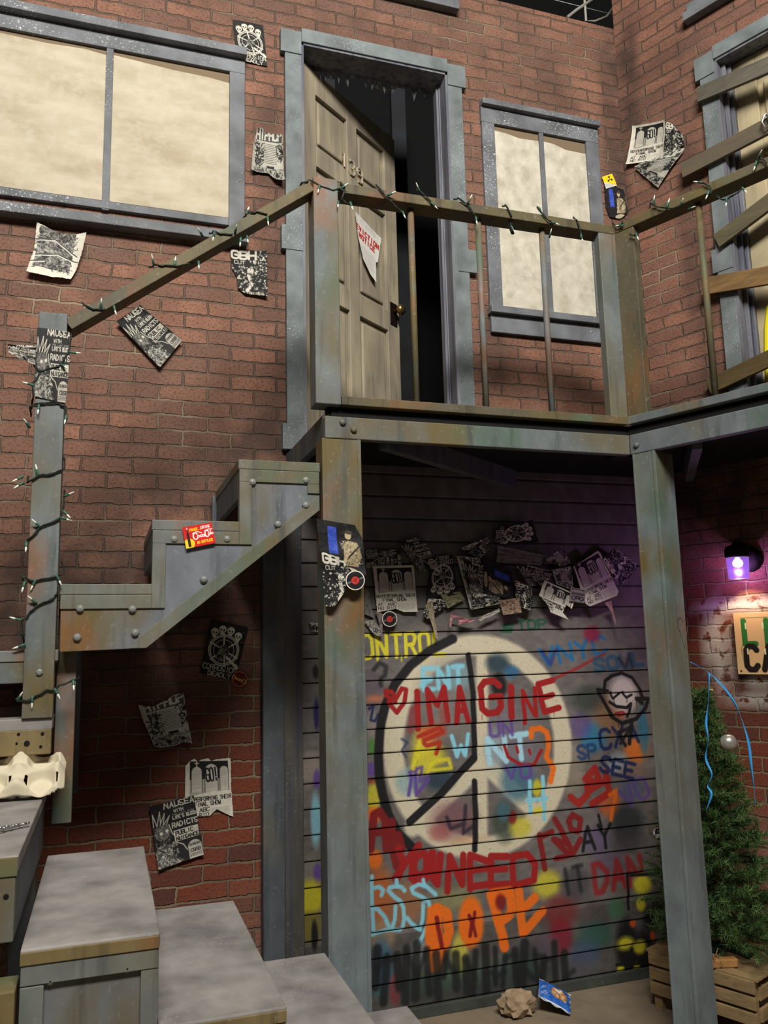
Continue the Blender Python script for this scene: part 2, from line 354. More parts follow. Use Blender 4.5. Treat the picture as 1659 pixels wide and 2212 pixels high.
def d_nausea(n=110):
    c = Cv(n, int(n * 1.4), (.13, .13, .13)); h = c.h
    for a, b in (((.06, .34), (.04, .14)), ((.14, .33), (.2, .12)), ((.2, .34), (.3, .16)), ((.26, .36), (.4, .22))):
        c.stroke([(n * a[0] - 4, h * a[1]), (n * b[0], h * b[1]), (n * a[0] + 5, h * a[1])], 2.2, Wt)
    c.dot(n * .2, h * .46, n * .17, (.32, .31, .3)); c.scrib(n * .05, h * .36, n * .34, h * .62, 70, (.6, .58, .54), 1.2, .7, 4)
    for q in ((.17, .47), (.30, .45)): c.dot(n * q[0], h * q[1], n * .035, Wt)
    c.poly([(0, h * .72), (n * .25, h * .62), (n * .5, h), (0, h)], (.3, .3, .29)); c.scrib(0, h * .66, n * .5, h, 90, Wt, 1.4, .7, 5)
    c.stroke([(n * .36, h * .36), (n * .40, h * .5), (n * .45, h * .56), (n * .46, h * .66), (n * .6, h * .73), (n * .75, h * .95)], 2.2, Wt)
    c.text('NAUSEA', n * .3, h * .1, n * .99, h * .1, h * .085, 2.8, Wt, jit=1.4)
    c.text('WITH', n * .5, h * .19, n * .72, h * .19, h * .045, 1.7, Wt); c.text('THE LAST SHOW', n * .46, h * .235, n * .95, h * .235, h * .022, 1.2, G1)
    c.text("LIFE'S BLOOD", n * .46, h * .30, n * .98, h * .30, h * .05, 2, Wt); c.text('RADICTS', n * .42, h * .43, n * .99, h * .43, h * .075, 2.4, Wt)
    c.rect(n * .44, h * .48, n * .97, h * .66, (.78, .76, .7)); c.text('PUBLIC', n * .47, h * .56, n * .86, h * .56, h * .06, 2.4, K); c.text('NUISANCE', n * .47, h * .645, n * .97, h * .645, h * .055, 2.2, K)
    stone(c, n * .68, n * .99, h * .70, h * .99, (.72, .7, .65)); c.text('SUNDAY', n * .72, h * .79, n * .97, h * .79, h * .035, 1.3, K); c.text('CBGB', n * .73, h * .89, n * .95, h * .89, h * .05, 1.6, K); c.lines(n * .71, h * .92, n * .96, h * .97, 3, K); return c.grime()
def d_hiphop(n=110):
    c = Cv(n, int(n * 1.22), (.72, .71, .66)); h = c.h; c.rect(n * .08, h * .02, n * .97, h * .22, (.3, .3, .29))
    c.text('HIPHOP', n * .08, h * .20, n * .98, h * .16, h * .16, 5, (.8, .79, .74)); c.scrib(n * .08, h * .02, n * .97, h * .06, 14, K, 1.5)
    c.lines(n * .36, h * .27, n * .8, h * .66, 4.6, K, .95); c.scrib(n * .1, h * .28, n * .34, h * .8, 90, K, 2.2, .85, 5); c.scrib(n * .82, h * .25, n * .98, h * .6, 34, K, 2.4, .85, 5)
    c.rect(n * .1, h * .74, n * .97, h * .98, (.62, .61, .57)); c.scrib(n * .1, h * .76, n * .97, h * .98, 90, K, 1.5, .8, 4); c.rect(n * .5, h * .7, n * .72, h * .75, K)
    for q in ((.44, .9), (.8, .88)): c.dot(n * q[0], h * q[1], n * .05, K)
    c.stroke([(n * .48, h * .7), (n * .48, h)], 1.5, K); return c.grime(.1)
def d_gbh(n=100):
    c = Cv(n, int(n * 1.3), (.09, .09, .09)); h = c.h
    c.blobs(n * .55, 0, n, h * .55, 80, Wt, 1, 3.2); c.blobs(0, h * .35, n, h, 150, Wt, 1, 4); c.scrib(0, h * .3, n, h, 130, (.1, .1, .1), 1.6, 1, 5)
    c.rect(0, 0, n * .98, h * .2, (.1, .1, .1)); c.text('GBH', n * .04, h * .18, n * .72, h * .18, h * .16, n * .06, Wt); c.blobs(n * .72, 0, n, h * .2, 24, Wt, 1, 3)
    c.text('CUT', n * .12, h * .30, n * .42, h * .30, h * .07, 2, Wt); c.dot(n * .55, h * .45, n * .09, Wt); c.stroke([(n * .5, h * .55), (n * .58, h * .75), (n * .45, h * .9)], n * .09, Wt); c.scrib(n * .4, h * .4, n * .7, h * .8, 24, K, 1.3)
    c.text('LIVE TONIGHT', n * .08, h * .97, n * .9, h * .97, h * .05, 1.6, Wt); return c.grime()
def d_guitar(n=100):
    c = Cv(n, int(n * 1.25), (.09, .09, .1)); h = c.h; c.scrib(0, 0, n, h, 50, (.3, .3, .3), 1, .7, 9)
    c.rect(n * .22, h * .1, n * .42, h * .62, (.20, .30, .72)); c.scrib(n * .24, h * .12, n * .40, h * .6, 22, (.36, .46, .85), 1.2, .9, 4)
    sk = (.78, .70, .56); c.dot(n * .68, h * .2, n * .08, (.35, .30, .25)); c.dot(n * .67, h * .235, n * .07, sk, 1, 1, n * .09); c.dot(n * .69, h * .165, n * .085, (.3, .26, .22), 1, 1, n * .05)
    c.poly([(n * .55, h * .42), (n * .66, h * .33), (n * .86, h * .36), (n * .93, h * .62), (n * .84, h * .84), (n * .52, h * .82)], (.66, .60, .47)); c.scrib(n * .52, h * .36, n * .92, h * .82, 80, (.40, .35, .28), 1.6, .8, 5); c.scrib(n * .52, h * .36, n * .9, h * .8, 40, (.82, .77, .64), 1.6, .8, 4)
    c.stroke([(n * .56, h * .74), (n * .9, h * .42)], n * .03, K); c.stroke([(n * .52, h * .8), (n * .60, h * .64)], n * .07, sk)
    c.dot(n * .6, h * .92, n * .2, (.74, .7, .58), 1, 1, h * .06); return c.grime(.1)
def d_crumple(n=110):
    c = Cv(n, int(n * 1.1), Wt); h = c.h; c.poly([(n * .1, h * .03), (n * .8, h * .08), (n * .82, h * .86), (n * .1, h * .82)], (.48, .47, .45)); c.scrib(n * .08, h * .05, n * .8, h * .85, 240, (.16, .16, .16), 1.4, .8, 6); c.scrib(n * .1, h * .1, n * .8, h * .8, 60, (.75, .74, .7), 1.5, .8, 6)
    for q in (((.05, .3), (.4, .22), (.9, .5)), ((.1, .6), (.5, .5), (.95, .62)), ((.0, .75), (.3, .68))): c.stroke([(n * a, h * b) for a, b in q], 2.6, (.3, .3, .29)); c.stroke([(n * a, h * b + 3) for a, b in q], 2.2, (.86, .85, .8))
    return c
def d_evict(n=140):
    c = Cv(n, int(n * 1.35), (.86, .85, .82)); h = c.h; R = (.70, .14, .13); c.lines(n * .2, h * .04, n * .8, h * .14, 4, (.62, .61, .6))
    c.text('EVICTION', n * .05, h * .30, n * .97, h * .30, h * .09, n * .038, R, fat=.62); c.text('NOTICE', n * .16, h * .43, n * .84, h * .43, h * .09, n * .038, R, fat=.62); c.lines(n * .12, h * .55, n * .88, h * .9, 4.2, (.6, .6, .59)); return c.grime(.06)
def d_cola(n=90):
    c = Cv(n, int(n * .80), (.80, .10, .08)); h = c.h; y = (.96, .80, .12)
    c.dot(n * .13, h * .80, n * .19, y); c.rect(0, h * .86, n * .2, h, y); c.stroke([(n * .14, h * .16), (n * .14, h * .3)], 3, (.2, .07, .05)); c.stroke([(n * .14, h * .34), (n * .14, h * .9)], 8, (.16, .06, .04)); c.stroke([(n * .14, h * .08), (n * .14, h * .12)], 4, Wt)
    c.text('PAUSE..', n * .22, h * .24, n * .6, h * .24, h * .11, 2, y); c.text('DRINK', n * .6, h * .22, n * .92, h * .20, h * .12, 1.9, (.95, .92, .9))
    w = (.97, .95, .93)
    c.ring(n * .38, h * .50, n * .075, 3.6, w, 1, 1, h * .15, 40, 330); c.ring(n * .48, h * .53, n * .035, 2.6, w); c.ring(n * .565, h * .53, n * .035, 2.6, w, 1, 1, None, 40, 330); c.ring(n * .64, h * .53, n * .035, 2.6, w); c.stroke([(n * .68, h * .48), (n * .69, h * .59)], 2.6, w)
    c.ring(n * .77, h * .47, n * .065, 3.6, w, 1, 1, h * .15, 40, 330); c.ring(n * .84, h * .50, n * .03, 2.4, w); c.stroke([(n * .9, h * .32), (n * .88, h * .55)], 2.6, w); c.ring(n * .94, h * .50, n * .03, 2.4, w); c.stroke([(n * .3, h * .36), (n * .45, h * .30), (n * .6, h * .40)], 2.6, w); c.stroke([(n * .7, h * .34), (n * .84, h * .28), (n * .96, h * .3)], 2.4, w)
    c.text('IN BOTTLES', n * .38, h * .87, n * .92, h * .85, h * .11, 2, y); return c
def d_record(n=72):
    c = Cv(n, n, (.05, .05, .05)); m = n / 2; c.dot(m, m, m, (.88, .86, .82)); c.dot(m, m, m * .89, (.06, .05, .06))
    for r in (.8, .72, .64, .56): c.ring(m, m, m * r, 1, (.13, .12, .13))
    for a in (160, 340): c.stroke([(m + m * .5 * math.cos(math.radians(a)), m + m * .5 * math.sin(math.radians(a))), (m + m * .84 * math.cos(math.radians(a)), m + m * .84 * math.sin(math.radians(a)))], 5, (.6, .6, .6), .7, 4)
    c.dot(m, m, m * .40, (.74, .20, .16)); c.scrib(m * .8, m * .8, m * 1.2, m * 1.2, 8, (.4, .08, .06), 1.4, 1, 4); c.m = (np.hypot(c.X - m + .5, c.Y - m + .5) < m) * 1.0; return c
def d_coaster(n=60):
    c = Cv(n, n, (.42, .10, .08)); m = n / 2; c.ring(m, m, m * .93, 2, (.78, .6, .4)); c.scrib(m * .4, m * .3, m * 1.6, m * 1.7, 30, (.25, .05, .05), 2, .7, 6)
    y = (.82, .68, .32)
    for q, r in (((.3, .78), .2), ((.62, .98), .1), ((.92, 1.05), .12), ((1.15, 1.15), .12), ((1.55, 1.3), .22)): c.ring(m * q[0], m * q[1], m * r, 3, y)
    c.m = (np.hypot(c.X - m + .5, c.Y - m + .5) < m) * 1.0; return c
def d_radiation(n=60):
    c = Cv(n, n, (.93, .80, .12)); c.poly([(0, n * .45), (n, n * .95), (n, n), (0, n)], (.8, .8, .78)); x, y = n * .6, n * .35
    for a in (90, 210, 330): c.poly([(x + 3 * math.cos(math.radians(a)), y - 3 * math.sin(math.radians(a)))] + [(x + n * .24 * math.cos(math.radians(a + d)), y - n * .24 * math.sin(math.radians(a + d))) for d in (-30, -10, 10, 30)], (.08, .08, .08))
    c.dot(x, y, n * .05, (.08, .08, .08)); c.lines(n * .1, n * .72, n * .7, n * .9, 5, (.5, .5, .5)); return c
def d_boombox(n=80):
    c = Cv(n, int(n * .9), (.55, .50, .52)); h = c.h; d = (.12, .11, .13); c.rect(4, h * .3, n - 4, h - 4, d); c.rect(6, h * .32, n - 6, h - 6, (.50, .46, .48)); c.rect(n * .1, h * .06, n * .9, h * .2, d); c.rect(n * .16, h * .12, n * .84, h * .24, (.55, .5, .52))
    for x in (.24, .76): c.dot(n * x, h * .72, n * .15, d); c.dot(n * x, h * .72, n * .09, (.45, .4, .42))
    c.rect(n * .38, h * .55, n * .62, h * .8, d); c.dot(n * .5, h * .67, n * .05, (.5, .46, .48)); c.rect(n * .12, h * .36, n * .88, h * .5, d); c.lines(n * .16, h * .4, n * .84, h * .48, 4, (.6, .56, .56)); return c
def d_scrap(a, b, k=30):
    def f(n=60): c = Cv(n, n, a); c.scrib(0, 0, n, n, k, b, 1.6, .7, 6); return c.grime(.15)
    return f
def d_sign():
    n = 200; c = Cv(n, 150, (.86, .72, .52)); g = (.16, .45, .18); hl = (.85, .88, .7); h = 150
    c.stroke([(18, 128), (13, 90), (20, 70), (18, 12), (188, 12), (190, 70), (186, 128), (18, 134)], 2, (.30, .42, .22), .7)
    for st, y, col in (('LIFE', 76, g), ('CAFE', 138, (.09, .07, .06))):
        c.text(st, 20, y, 190, y, 56, 14, col, fat=.62)
        for i in range(4): c.stroke([(29 + i * 42.5, y - 50), (29 + i * 42.5, y - 38)], 4, hl)
    c.dot(8, 142, 2.6, (.1, .08, .06)); c.dot(192, 142, 2.6, (.1, .08, .06)); return c
def sheet(name, cv, fr, quad, w, mask=None, crumple=.004, curl=0.0, Z=(0, 0, 1), material=None, thick=0):
    """a printed sheet lying on a wall frame: quad = its corners TL TR BR BL as seen at photo pixels, on the plane w metres out"""
    q = [fr.px(Z[0] + x / Z[2], Z[1] + y / Z[2], w) for x, y in quad]; h, wd = cv.h, cv.w
    U, V = np.meshgrid((np.arange(wd) + .5) / wd, (np.arange(h) + .5) / h); P4 = [np.array(p) for p in q]
    X = ((1 - U) * (1 - V))[..., None] * P4[0] + (U * (1 - V))[..., None] * P4[1] + (U * V)[..., None] * P4[2] + ((1 - U) * V)[..., None] * P4[3]
    a = rng.uniform(0, 6.3, 6); k = rng.uniform(3, 11, 6)
    out = np.zeros_like(U)
    for i in range(7):                               # a few random fold lines, sharp like creased paper
        fx_, fy_, am = rng.normal() * 1.5, rng.normal() * 1.5, rng.uniform(.3, 1); out += am * np.abs((U * fx_ + V * fy_ + a[i % 6]) % 1 - .5)
    out = (out - out.min()) / max(1e-6, np.ptp(out)) * crumple * 1.5
    out = out + curl * (np.abs(U - .5) * 2) ** 5 + curl * (np.abs(V - .5) * 2) ** 6 + w
    o, u, n_ = np.array(fr.o), np.array(fr.u), np.array(fr.w)
    W = o + X[..., :1] * u + X[..., 1:] * np.array([0, 0, 1.]) + out[..., None] * n_
    keep = cv.m > .5
    if mask: keep &= cv.inside([(x * wd, y * h) for x, y in mask])
    idx = np.arange(h * wd).reshape(h, wd); F4 = np.stack([idx[:-1, :-1], idx[1:, :-1], idx[1:, 1:], idx[:-1, 1:]], -1)
    kk = (keep[:-1, :-1].astype(int) + keep[1:, :-1] + keep[1:, 1:] + keep[:-1, 1:]) >= 3
    base = W.reshape(-1, 3).mean(0); base[2] = W[..., 2].min()
    o_ = grid_mesh(name, W.reshape(-1, 3) - base, F4[kk], s2l(np.clip(cv.a, 0, 1)).reshape(-1, 3), material or M_paint)
    o_.location = base; C.objects.link(o_); LOC[o_.name] = Vector(base)
    if thick: m = o_.modifiers.new('thickness', 'SOLIDIFY'); m.thickness = thick; m.offset = -1
    return o_
def grid_mesh(name, V, Fq, col, mat):
    me = bpy.data.meshes.new(name); used = np.unique(Fq); mp = np.full(len(V), -1); mp[used] = np.arange(len(used)); V = V[used]; Fq = mp[Fq]; col = col[used]
    me.vertices.add(len(V)); me.vertices.foreach_set('co', V.astype(np.float32).ravel()); nf = len(Fq)
    me.loops.add(nf * 4); me.loops.foreach_set('vertex_index', Fq.astype(np.int32).ravel())
    me.polygons.add(nf); me.polygons.foreach_set('loop_start', np.arange(0, nf * 4, 4, dtype=np.int32))
    try: me.polygons.foreach_set('loop_total', np.full(nf, 4, np.int32))
    except Exception: pass
    me.update(calc_edges=True); me.polygons.foreach_set('use_smooth', np.ones(nf, bool))
    at = me.color_attributes.new('paint', 'FLOAT_COLOR', 'POINT'); at.data.foreach_set('color', np.concatenate([col, np.ones((len(col), 1))], 1).astype(np.float32).ravel())
    me.materials.append(mat); return bpy.data.objects.new(name, me)
# ------------------------------------------------------------------ walls, floor, backstage
def wall(name, fr, mat, us, vs, holes, stain_shades, step=.05, w=0):
    def fill(a):
        r = []
        for x, y in zip(a[:-1], a[1:]): n = max(1, round((y - x) / step)); r += [x + (y - x) * i / n for i in range(n)]
        return np.array(r + [a[-1]])
    U, V = fill(sorted(us)), fill(sorted(vs)); nu = len(U); bm_v = [fr.p(u, v, w) for v in V for u in U]
    fc = []
    for j in range(len(V) - 1):
        for i in range(nu - 1):
            uc, vc = (U[i] + U[i + 1]) / 2, (V[j] + V[j + 1]) / 2
            if any(a < uc < b and c < vc < d for a, b, c, d in holes): continue
            fc.append((j * nu + i, j * nu + i + 1, (j + 1) * nu + i + 1, (j + 1) * nu + i))
    me = bpy.data.meshes.new(name); base = fr.p((U[0] + U[-1]) / 2, 0); me.from_pydata([tuple(p - base) for p in bm_v], [], fc)
    uvl = me.uv_layers.new(name='UVMap'); li = np.zeros(len(me.loops), np.int32); me.loops.foreach_get('vertex_index', li)
    UV = np.array([(u, v) for v in V for u in U]); uvl.data.foreach_set('uv', UV[li].astype(np.float32).ravel())
    col = np.zeros((len(UV), 4)); col[:, 3] = 1
    for x, y, r1, r2, ch, s in stain_shades:
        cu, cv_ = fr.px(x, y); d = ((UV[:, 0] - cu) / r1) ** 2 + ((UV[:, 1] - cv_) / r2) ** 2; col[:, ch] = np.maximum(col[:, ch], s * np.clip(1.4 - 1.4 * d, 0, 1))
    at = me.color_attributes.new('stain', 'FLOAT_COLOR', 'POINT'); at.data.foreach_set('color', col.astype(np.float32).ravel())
    me.materials.append(mat); o = bpy.data.objects.new(name, me); C.objects.link(o); o.location = base; o['kind'] = 'structure'
    m = o.modifiers.new('thickness', 'SOLIDIFY'); m.thickness = .05; m.offset = -1
    return o
D1 = (.842, 1.630, 2.494, 4.582)           # door openings: u0 u1 v0 v1
D2 = (.573, 1.375, 2.494, 4.565)
TOP = 5.12
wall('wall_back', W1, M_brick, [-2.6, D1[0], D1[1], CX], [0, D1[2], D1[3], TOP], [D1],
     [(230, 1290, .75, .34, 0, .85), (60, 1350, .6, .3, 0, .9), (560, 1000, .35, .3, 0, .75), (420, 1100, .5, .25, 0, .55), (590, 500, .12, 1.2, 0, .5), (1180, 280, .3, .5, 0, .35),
      (700, 30, 1.5, .4, 0, .30), (1330, 250, .12, .8, 0, .7), (1060, 760, .12, .3, 0, .6), (300, 1500, .4, .5, 0, .55), (350, 1750, .9, .62, 1, 1)])  # brown scenic paint, plus stair shadow painted in under the flight
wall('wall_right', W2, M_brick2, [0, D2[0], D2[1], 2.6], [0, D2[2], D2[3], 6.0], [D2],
     [(1360, 180, .10, .5, 0, .8), (1345, 420, .06, .9, 0, .7), (1500, 560, .10, 1.0, 0, .65), (1560, 1500, .8, .75, 1, 1), (1480, 1060, .6, .35, 0, .9), (1440, 150, .3, .4, 0, .35),  # corner shadow painted into the brick colour; darker patch under the deck too
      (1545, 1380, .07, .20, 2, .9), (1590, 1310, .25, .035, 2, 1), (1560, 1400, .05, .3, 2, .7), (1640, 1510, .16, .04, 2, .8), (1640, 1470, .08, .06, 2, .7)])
mb = MB().box(WORLD, -5, 6, -.1, 0, -5.2, 8)
ft = NT('worn_stage_floor', .75); n1 = ft.noise(2.2, 4); c = ft.mix(ft.ramp(n1, .3, .7), rgb(112, 100, 84), rgb(138, 124, 104)); c = ft.mix(ft.mul(ft.ramp(ft.noise(9, 4), .5, .75), .4), c, rgb(80, 72, 62))
c = ft.mix(ft.ramp(ft.noise(80, 2), .74, .78), c, rgb(170, 160, 145)); ft.col(c).bump(ft.noise(30, 3), .001, .3)
struct('floor', mb, ft.m)
# dark backstage behind the open door and above the set
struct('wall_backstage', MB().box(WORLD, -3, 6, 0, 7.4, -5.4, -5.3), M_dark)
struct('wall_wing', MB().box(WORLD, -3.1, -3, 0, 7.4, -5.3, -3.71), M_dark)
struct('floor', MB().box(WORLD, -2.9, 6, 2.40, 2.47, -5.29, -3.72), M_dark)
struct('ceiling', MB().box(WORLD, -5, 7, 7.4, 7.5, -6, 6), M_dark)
M_stud = speck('dim_stud', (30, 33, 38), 0)
for i, (u, y, wd) in enumerate(((1.30, 4.9, .07), (1.72, 4.75, .10), (1.86, 5.0, .05))):
    tag(obj('timber_stud', MB().box(WORLD, u, u + wd, 2.47, 5.4, -y - .04, -y), M_stud), ['narrow dark timber stud at left in the gloom beyond the open door', 'wider dark timber stud in the middle of the gloom beyond the open door', 'thin dark timber stud at right deep beyond the open door'][i], 'stud', 'studs behind the open doorway')
# ------------------------------------------------------------------ windows papered over
def paper_mat(name, a, b, horiz):
    t = NT(name, .8); n = t.noise(5, 5, t.pos((.5, .5, 1.6) if horiz else (3.2, 3.2, 2.6)), rough=.6); c = t.mix(t.ramp(n, .36, .66), rgb(*a), rgb(*b))
    c = t.mix(t.mul(t.ramp(t.noise(24, 4), .45, .7), .45), c, rgb(192, 186, 170)); t.col(c).bump(t.noise(9, 4), .004, .3); return t.m
M_paper1 = paper_mat('brown_kraft_window_paper', (190, 180, 158), (164, 152, 128), True)
M_paper2 = paper_mat('cream_window_paper', (204, 198, 182), (170, 164, 146), False)
M_brownstrip = plain('bare_board_behind_paper', rgb(120, 104, 84), .9)
def bx(parent, name, mat, fr, w0, w1, p0, p1, bevel=.003, u0=None, u1=None):      # box whose front face spans photo pixels p0 (top left) - p1 (bottom right) on the plane w1
    (a, t), (b, s) = fr.px(*p0, w1), fr.px(*p1, w1)
    return obj(name, MB().box(fr, a if u0 is None else u0, b if u1 is None else u1, s, t, w0, w1), mat, parent, bevel)
w1 = sthing('window_1', W1.p(-.1, 3.5))
obj('paper_backing', MB().box(W1, -.64, .52, 3.58, 4.40, 0, .004), M_brownstrip, w1)
for a, b in ((-.60, -.065), (-.045, .50)):
    t0, t1 = (4.335, 4.325) if a < -.3 else (4.33, 4.30)
    obj('paper_pane', MB().prism(W1, [(a, 3.60), (b, 3.60), (b, t1 - .004), (a + (b - a) * .8, t1 + .008), (a + (b - a) * .5, (t0 + t1) / 2 - .004), (a, t0)], .004, .008), M_paper1, w1)
obj('head_cap', MB().box(W1, -.72, .567, 4.428, 4.47, 0, .06), M_trim, w1, .003)
obj('head_rail', MB().box(W1, -.69, .563, 4.352, 4.428, 0, .022), M_trim, w1, .003)
obj('stile', MB().box(W1, .489, .563, 3.50, 4.352, 0, .022), M_trim, w1, .003); obj('stile', MB().box(W1, -.69, -.615, 3.50, 4.352, 0, .022), M_trim, w1, .003)
obj('mullion', MB().box(W1, -.074, -.043, 3.55, 4.352, .008, .020), M_trim, w1, .002)
obj('bottom_rail', MB().box(W1, -.615, .489, 3.555, 3.592, 0, .022), M_trim, w1, .003)
obj('sill', MB().box(W1, -.72, .575, 3.462, 3.508, 0, .062), M_trim, w1, .004)
w2 = sthing('window_2', W1.p(2.2, 3.2))
obj('paper_backing', MB().box(W1, 1.90, 2.49, 3.29, 4.36, 0, .004), M_brownstrip, w2)
for a, b, t0, t1 in ((1.90, 2.17, 4.31, 4.30), (2.19, 2.49, 4.30, 4.275)): obj('paper_pane', MB().prism(W1, [(a, 3.3), (b, 3.3), (b, t1), (a + .15, (t0 + t1) / 2 - .01), (a + .07, t0), (a, t0 + .004)], .004, .008), M_paper2, w2)
obj('head_cap', MB().box(W1, 1.822, 2.545, 4.435, 4.468, 0, .05), M_trim, w2, .003)
obj('head_rail', MB().box(W1, 1.822, 2.545, 4.345, 4.435, 0, .022), M_trim, w2, .003)
obj('stile', MB().box(W1, 1.824, 1.898, 3.28, 4.345, 0, .022), M_trim, w2, .003); obj('stile', MB().box(W1, 2.463, 2.543, 3.28, 4.345, 0, .022), M_trim, w2, .003)
obj('mullion', MB().box(W1, 2.168, 2.195, 3.30, 4.345, .008, .020), M_trim, w2, .002)
obj('sill_board', MB().box(W1, 1.815, 2.55, 3.262, 3.30, 0, .055), M_trim, w2, .004); obj('apron', MB().box(W1, 1.825, 2.545, 3.165, 3.262, 0, .026), M_trim, w2, .004)
w3 = sthing('window_3', W1.p(1.5, 5.0)); obj('sill', MB().box(W1, .8, 1.71, 4.965, 5.03, 0, .05), M_trim, w3, .004); obj('bottom_rail', MB().box(W1, .85, 1.66, 5.03, 5.10, 0, .022), M_trim, w3, .003)
w4 = sthing('window_4', W2.p(.8, 4.9)); obj('sill', MB().box(W2, .44, 1.3, 4.86, 4.91, 0, .055), M_trim, w4, .004); obj('apron', MB().box(W2, .45, 1.29, 4.91, 4.97, 0, .025), M_trim, w4, .003); obj('pane', MB().box(W2, .5, 1.25, 4.97, 5.6, 0, .008), M_paper2, w4)
# ------------------------------------------------------------------ doors
def casing(d, fr, D, mid):
    a, b, lo, hi = D; M = M_casing; k = .028
    obj('casing', MB().box(fr, a - .083, a, lo, hi + .05, 0, k), M, d, .003); obj('casing', MB().box(fr, b, b + .083, lo, hi + .05, 0, k), M, d, .003)
    for x0, x1 in ((a - .105, a), (b, b + .105)):
        obj('corner_block', MB().box(fr, x0, x1, hi - .07, hi + .055, 0, k + .006), M, d, .002); obj('plinth_block', MB().box(fr, x0, x1, lo, lo + .12, 0, k + .006), M, d, .002)
        obj('casing_block', MB().box(fr, x0 + (.02 if x0 > a else 0), x1 + (.02 if x0 > a else 0), mid, mid + .125, 0, k + .004), M, d, .002)
    obj('head_casing', MB().box(fr, a, b, hi, hi + .075, 0, k + .01), M, d, .003)
    for x0, x1 in ((a - .002, a + .012), (b - .012, b + .002)): obj('jamb', MB().box(fr, x0, x1, lo, hi, -.14, k), M_jamb, d, .001)
    obj('head_jamb', MB().box(fr, a, b, hi - .012, hi + .002, -.14, k), M_jamb, d)
d1 = sthing('door_1', W1.p(1.24, 2.49)); casing(d1, W1, D1, 3.47)
for w_, x in ((.02, 1.60), (.012, 1.612)): obj('door_stop', MB().box(W1, x, x + .02, 2.49, 4.57, -.10, -.04 - w_), M_jamb, d1)
hinge = Vector((.858, 3.70, 0)); leafdir = Vector((.80, .60, 0)).normalized()
t = NT('cream_grimed_door_paint', .6); n = t.noise(9, 5, t.pos((1, 1, .16)), dist=.5); c = t.mix(t.ramp(n, .32, .68), rgb(168, 157, 133), rgb(130, 121, 106)); c = t.mix(t.mul(t.ramp(t.noise(3.2, 3), .45, .7), .5), c, rgb(112, 104, 92)); c = t.mix(t.mul(t.ramp(t.noise(26, 4, t.pos((1, 1, .08))), .56, .75), .6), c, rgb(98, 92, 88)); t.col(c).bump(n, .002, .35); M_door = t.m
def leaf(d, name, fr, W, lo, hi, mat, knob=True, digits=None):
    th = .04; l = obj(name, MB().box(fr, 0, W, lo, hi, -th, -.022), mat, d)
    st = .115; cs = [0, st, W / 2 - .045, W / 2 + .045, W - st, W]; rows = [(hi - .13, hi - .42), (hi - .53, hi - 1.10), (hi - 1.22, lo + .12)]
    m = MB()
    for a, b in ((cs[0], cs[1]), (cs[2], cs[3]), (cs[4], cs[5])): m.box(fr, a, b, lo, hi, -.022, 0)
    ys = [hi] + [y for r in rows for y in r] + [lo]
    for t_, b_ in zip(ys[0::2], ys[1::2]):
        for a, b in ((cs[1], cs[2]), (cs[3], cs[4])): m.box(fr, a, b, b_, t_, -.022, -.0005)
    obj('frame', m, mat, d, .004)
    for t_, b_ in rows:
        for a, b in ((cs[1], cs[2]), (cs[3], cs[4])): obj('panel', MB().box(fr, a + .028, b - .028, b_ + .028, t_ - .028, -.026, -.008), mat, d, .010)
    return l
LF = Frame(hinge, leafdir, (leafdir.y, -leafdir.x, 0))
leaf(d1, 'leaf', LF, LF.px(863, 700)[0], 2.505, 4.548, M_door)
M_brass = plain('tarnished_brass', rgb(150, 122, 80), .3, .9)
ku, kv = LF.px(858, 678)
obj('lock_plate', MB().box(LF, LF.px(843, 690)[0], LF.px(857, 690)[0], kv - .085, kv + .05, 0, .004), plain('dark_bronze', rgb(48, 40, 34), .4, .7), d1, .001)
obj('knob', MB().lathe(LF.p(LF.px(850, 678)[0], kv, .004), LF.w, [(.012, 0), (.012, .025), (.026, .034), (.031, .048), (.026, .062), (.010, .068)]), M_brass, d1, smooth=True)
M_digit = plain('house_number_metal', rgb(158, 146, 124), .5)
for ch, x, y in (('1', 742, 345), ('3', 758, 362), ('9', 775, 378)):
    u, v = LF.px(x, y + 16); m = MB()
    for pl in FONT[ch]: m.tube([LF.p(u - .02 + gx * .0115, v + gy * .0135, .004) for gx, gy in pl], .0065, 6)
    obj('house_number', m, M_digit, d1)
random.seed(5); cw = MB(); x = D1[0] + .05
while x < D1[1] - .06:                               # ragged grey cobweb strands under the header
    wdt, dr = random.uniform(.02, .06), random.uniform(.015, .075); n0 = len(cw.v)
    for i in range(7): f = i / 6; cw.v += [W1.p(x + wdt * f, 4.572, -.11), W1.p(x + wdt * f + random.uniform(-.004, .004), 4.565 - dr * (1 - abs(2 * f - 1)) ** 2.2 - .008, -.105 + random.uniform(-.01, .01))]
    for i in range(6): cw.f.append([n0 + 2 * i, n0 + 2 * i + 1, n0 + 2 * i + 3, n0 + 2 * i + 2])
    x += wdt
t = NT('cobweb_gauze', .95); t.b.inputs['Base Color'].default_value = rgb(92, 94, 100); t.b.inputs['Alpha'].default_value = .55
tag(obj('cobweb', cw, t.m), 'ragged grey cobweb drape hanging under the header of the open door', 'cobweb')
d2 = sthing('door_2', W2.p(.97, 2.49)); casing(d2, W2, D2, 3.42)
for x, wz in ((D2[0] + .012, -.02), (D2[0] + .03, -.045)): obj('door_stop', MB().box(W2, x, x + .022, 2.494, 4.553, wz - .02, wz), M_jamb, d2, .004)
L2 = Frame(W2.p(D2[0] + .05, 0, -.065), W2.u, W2.w)
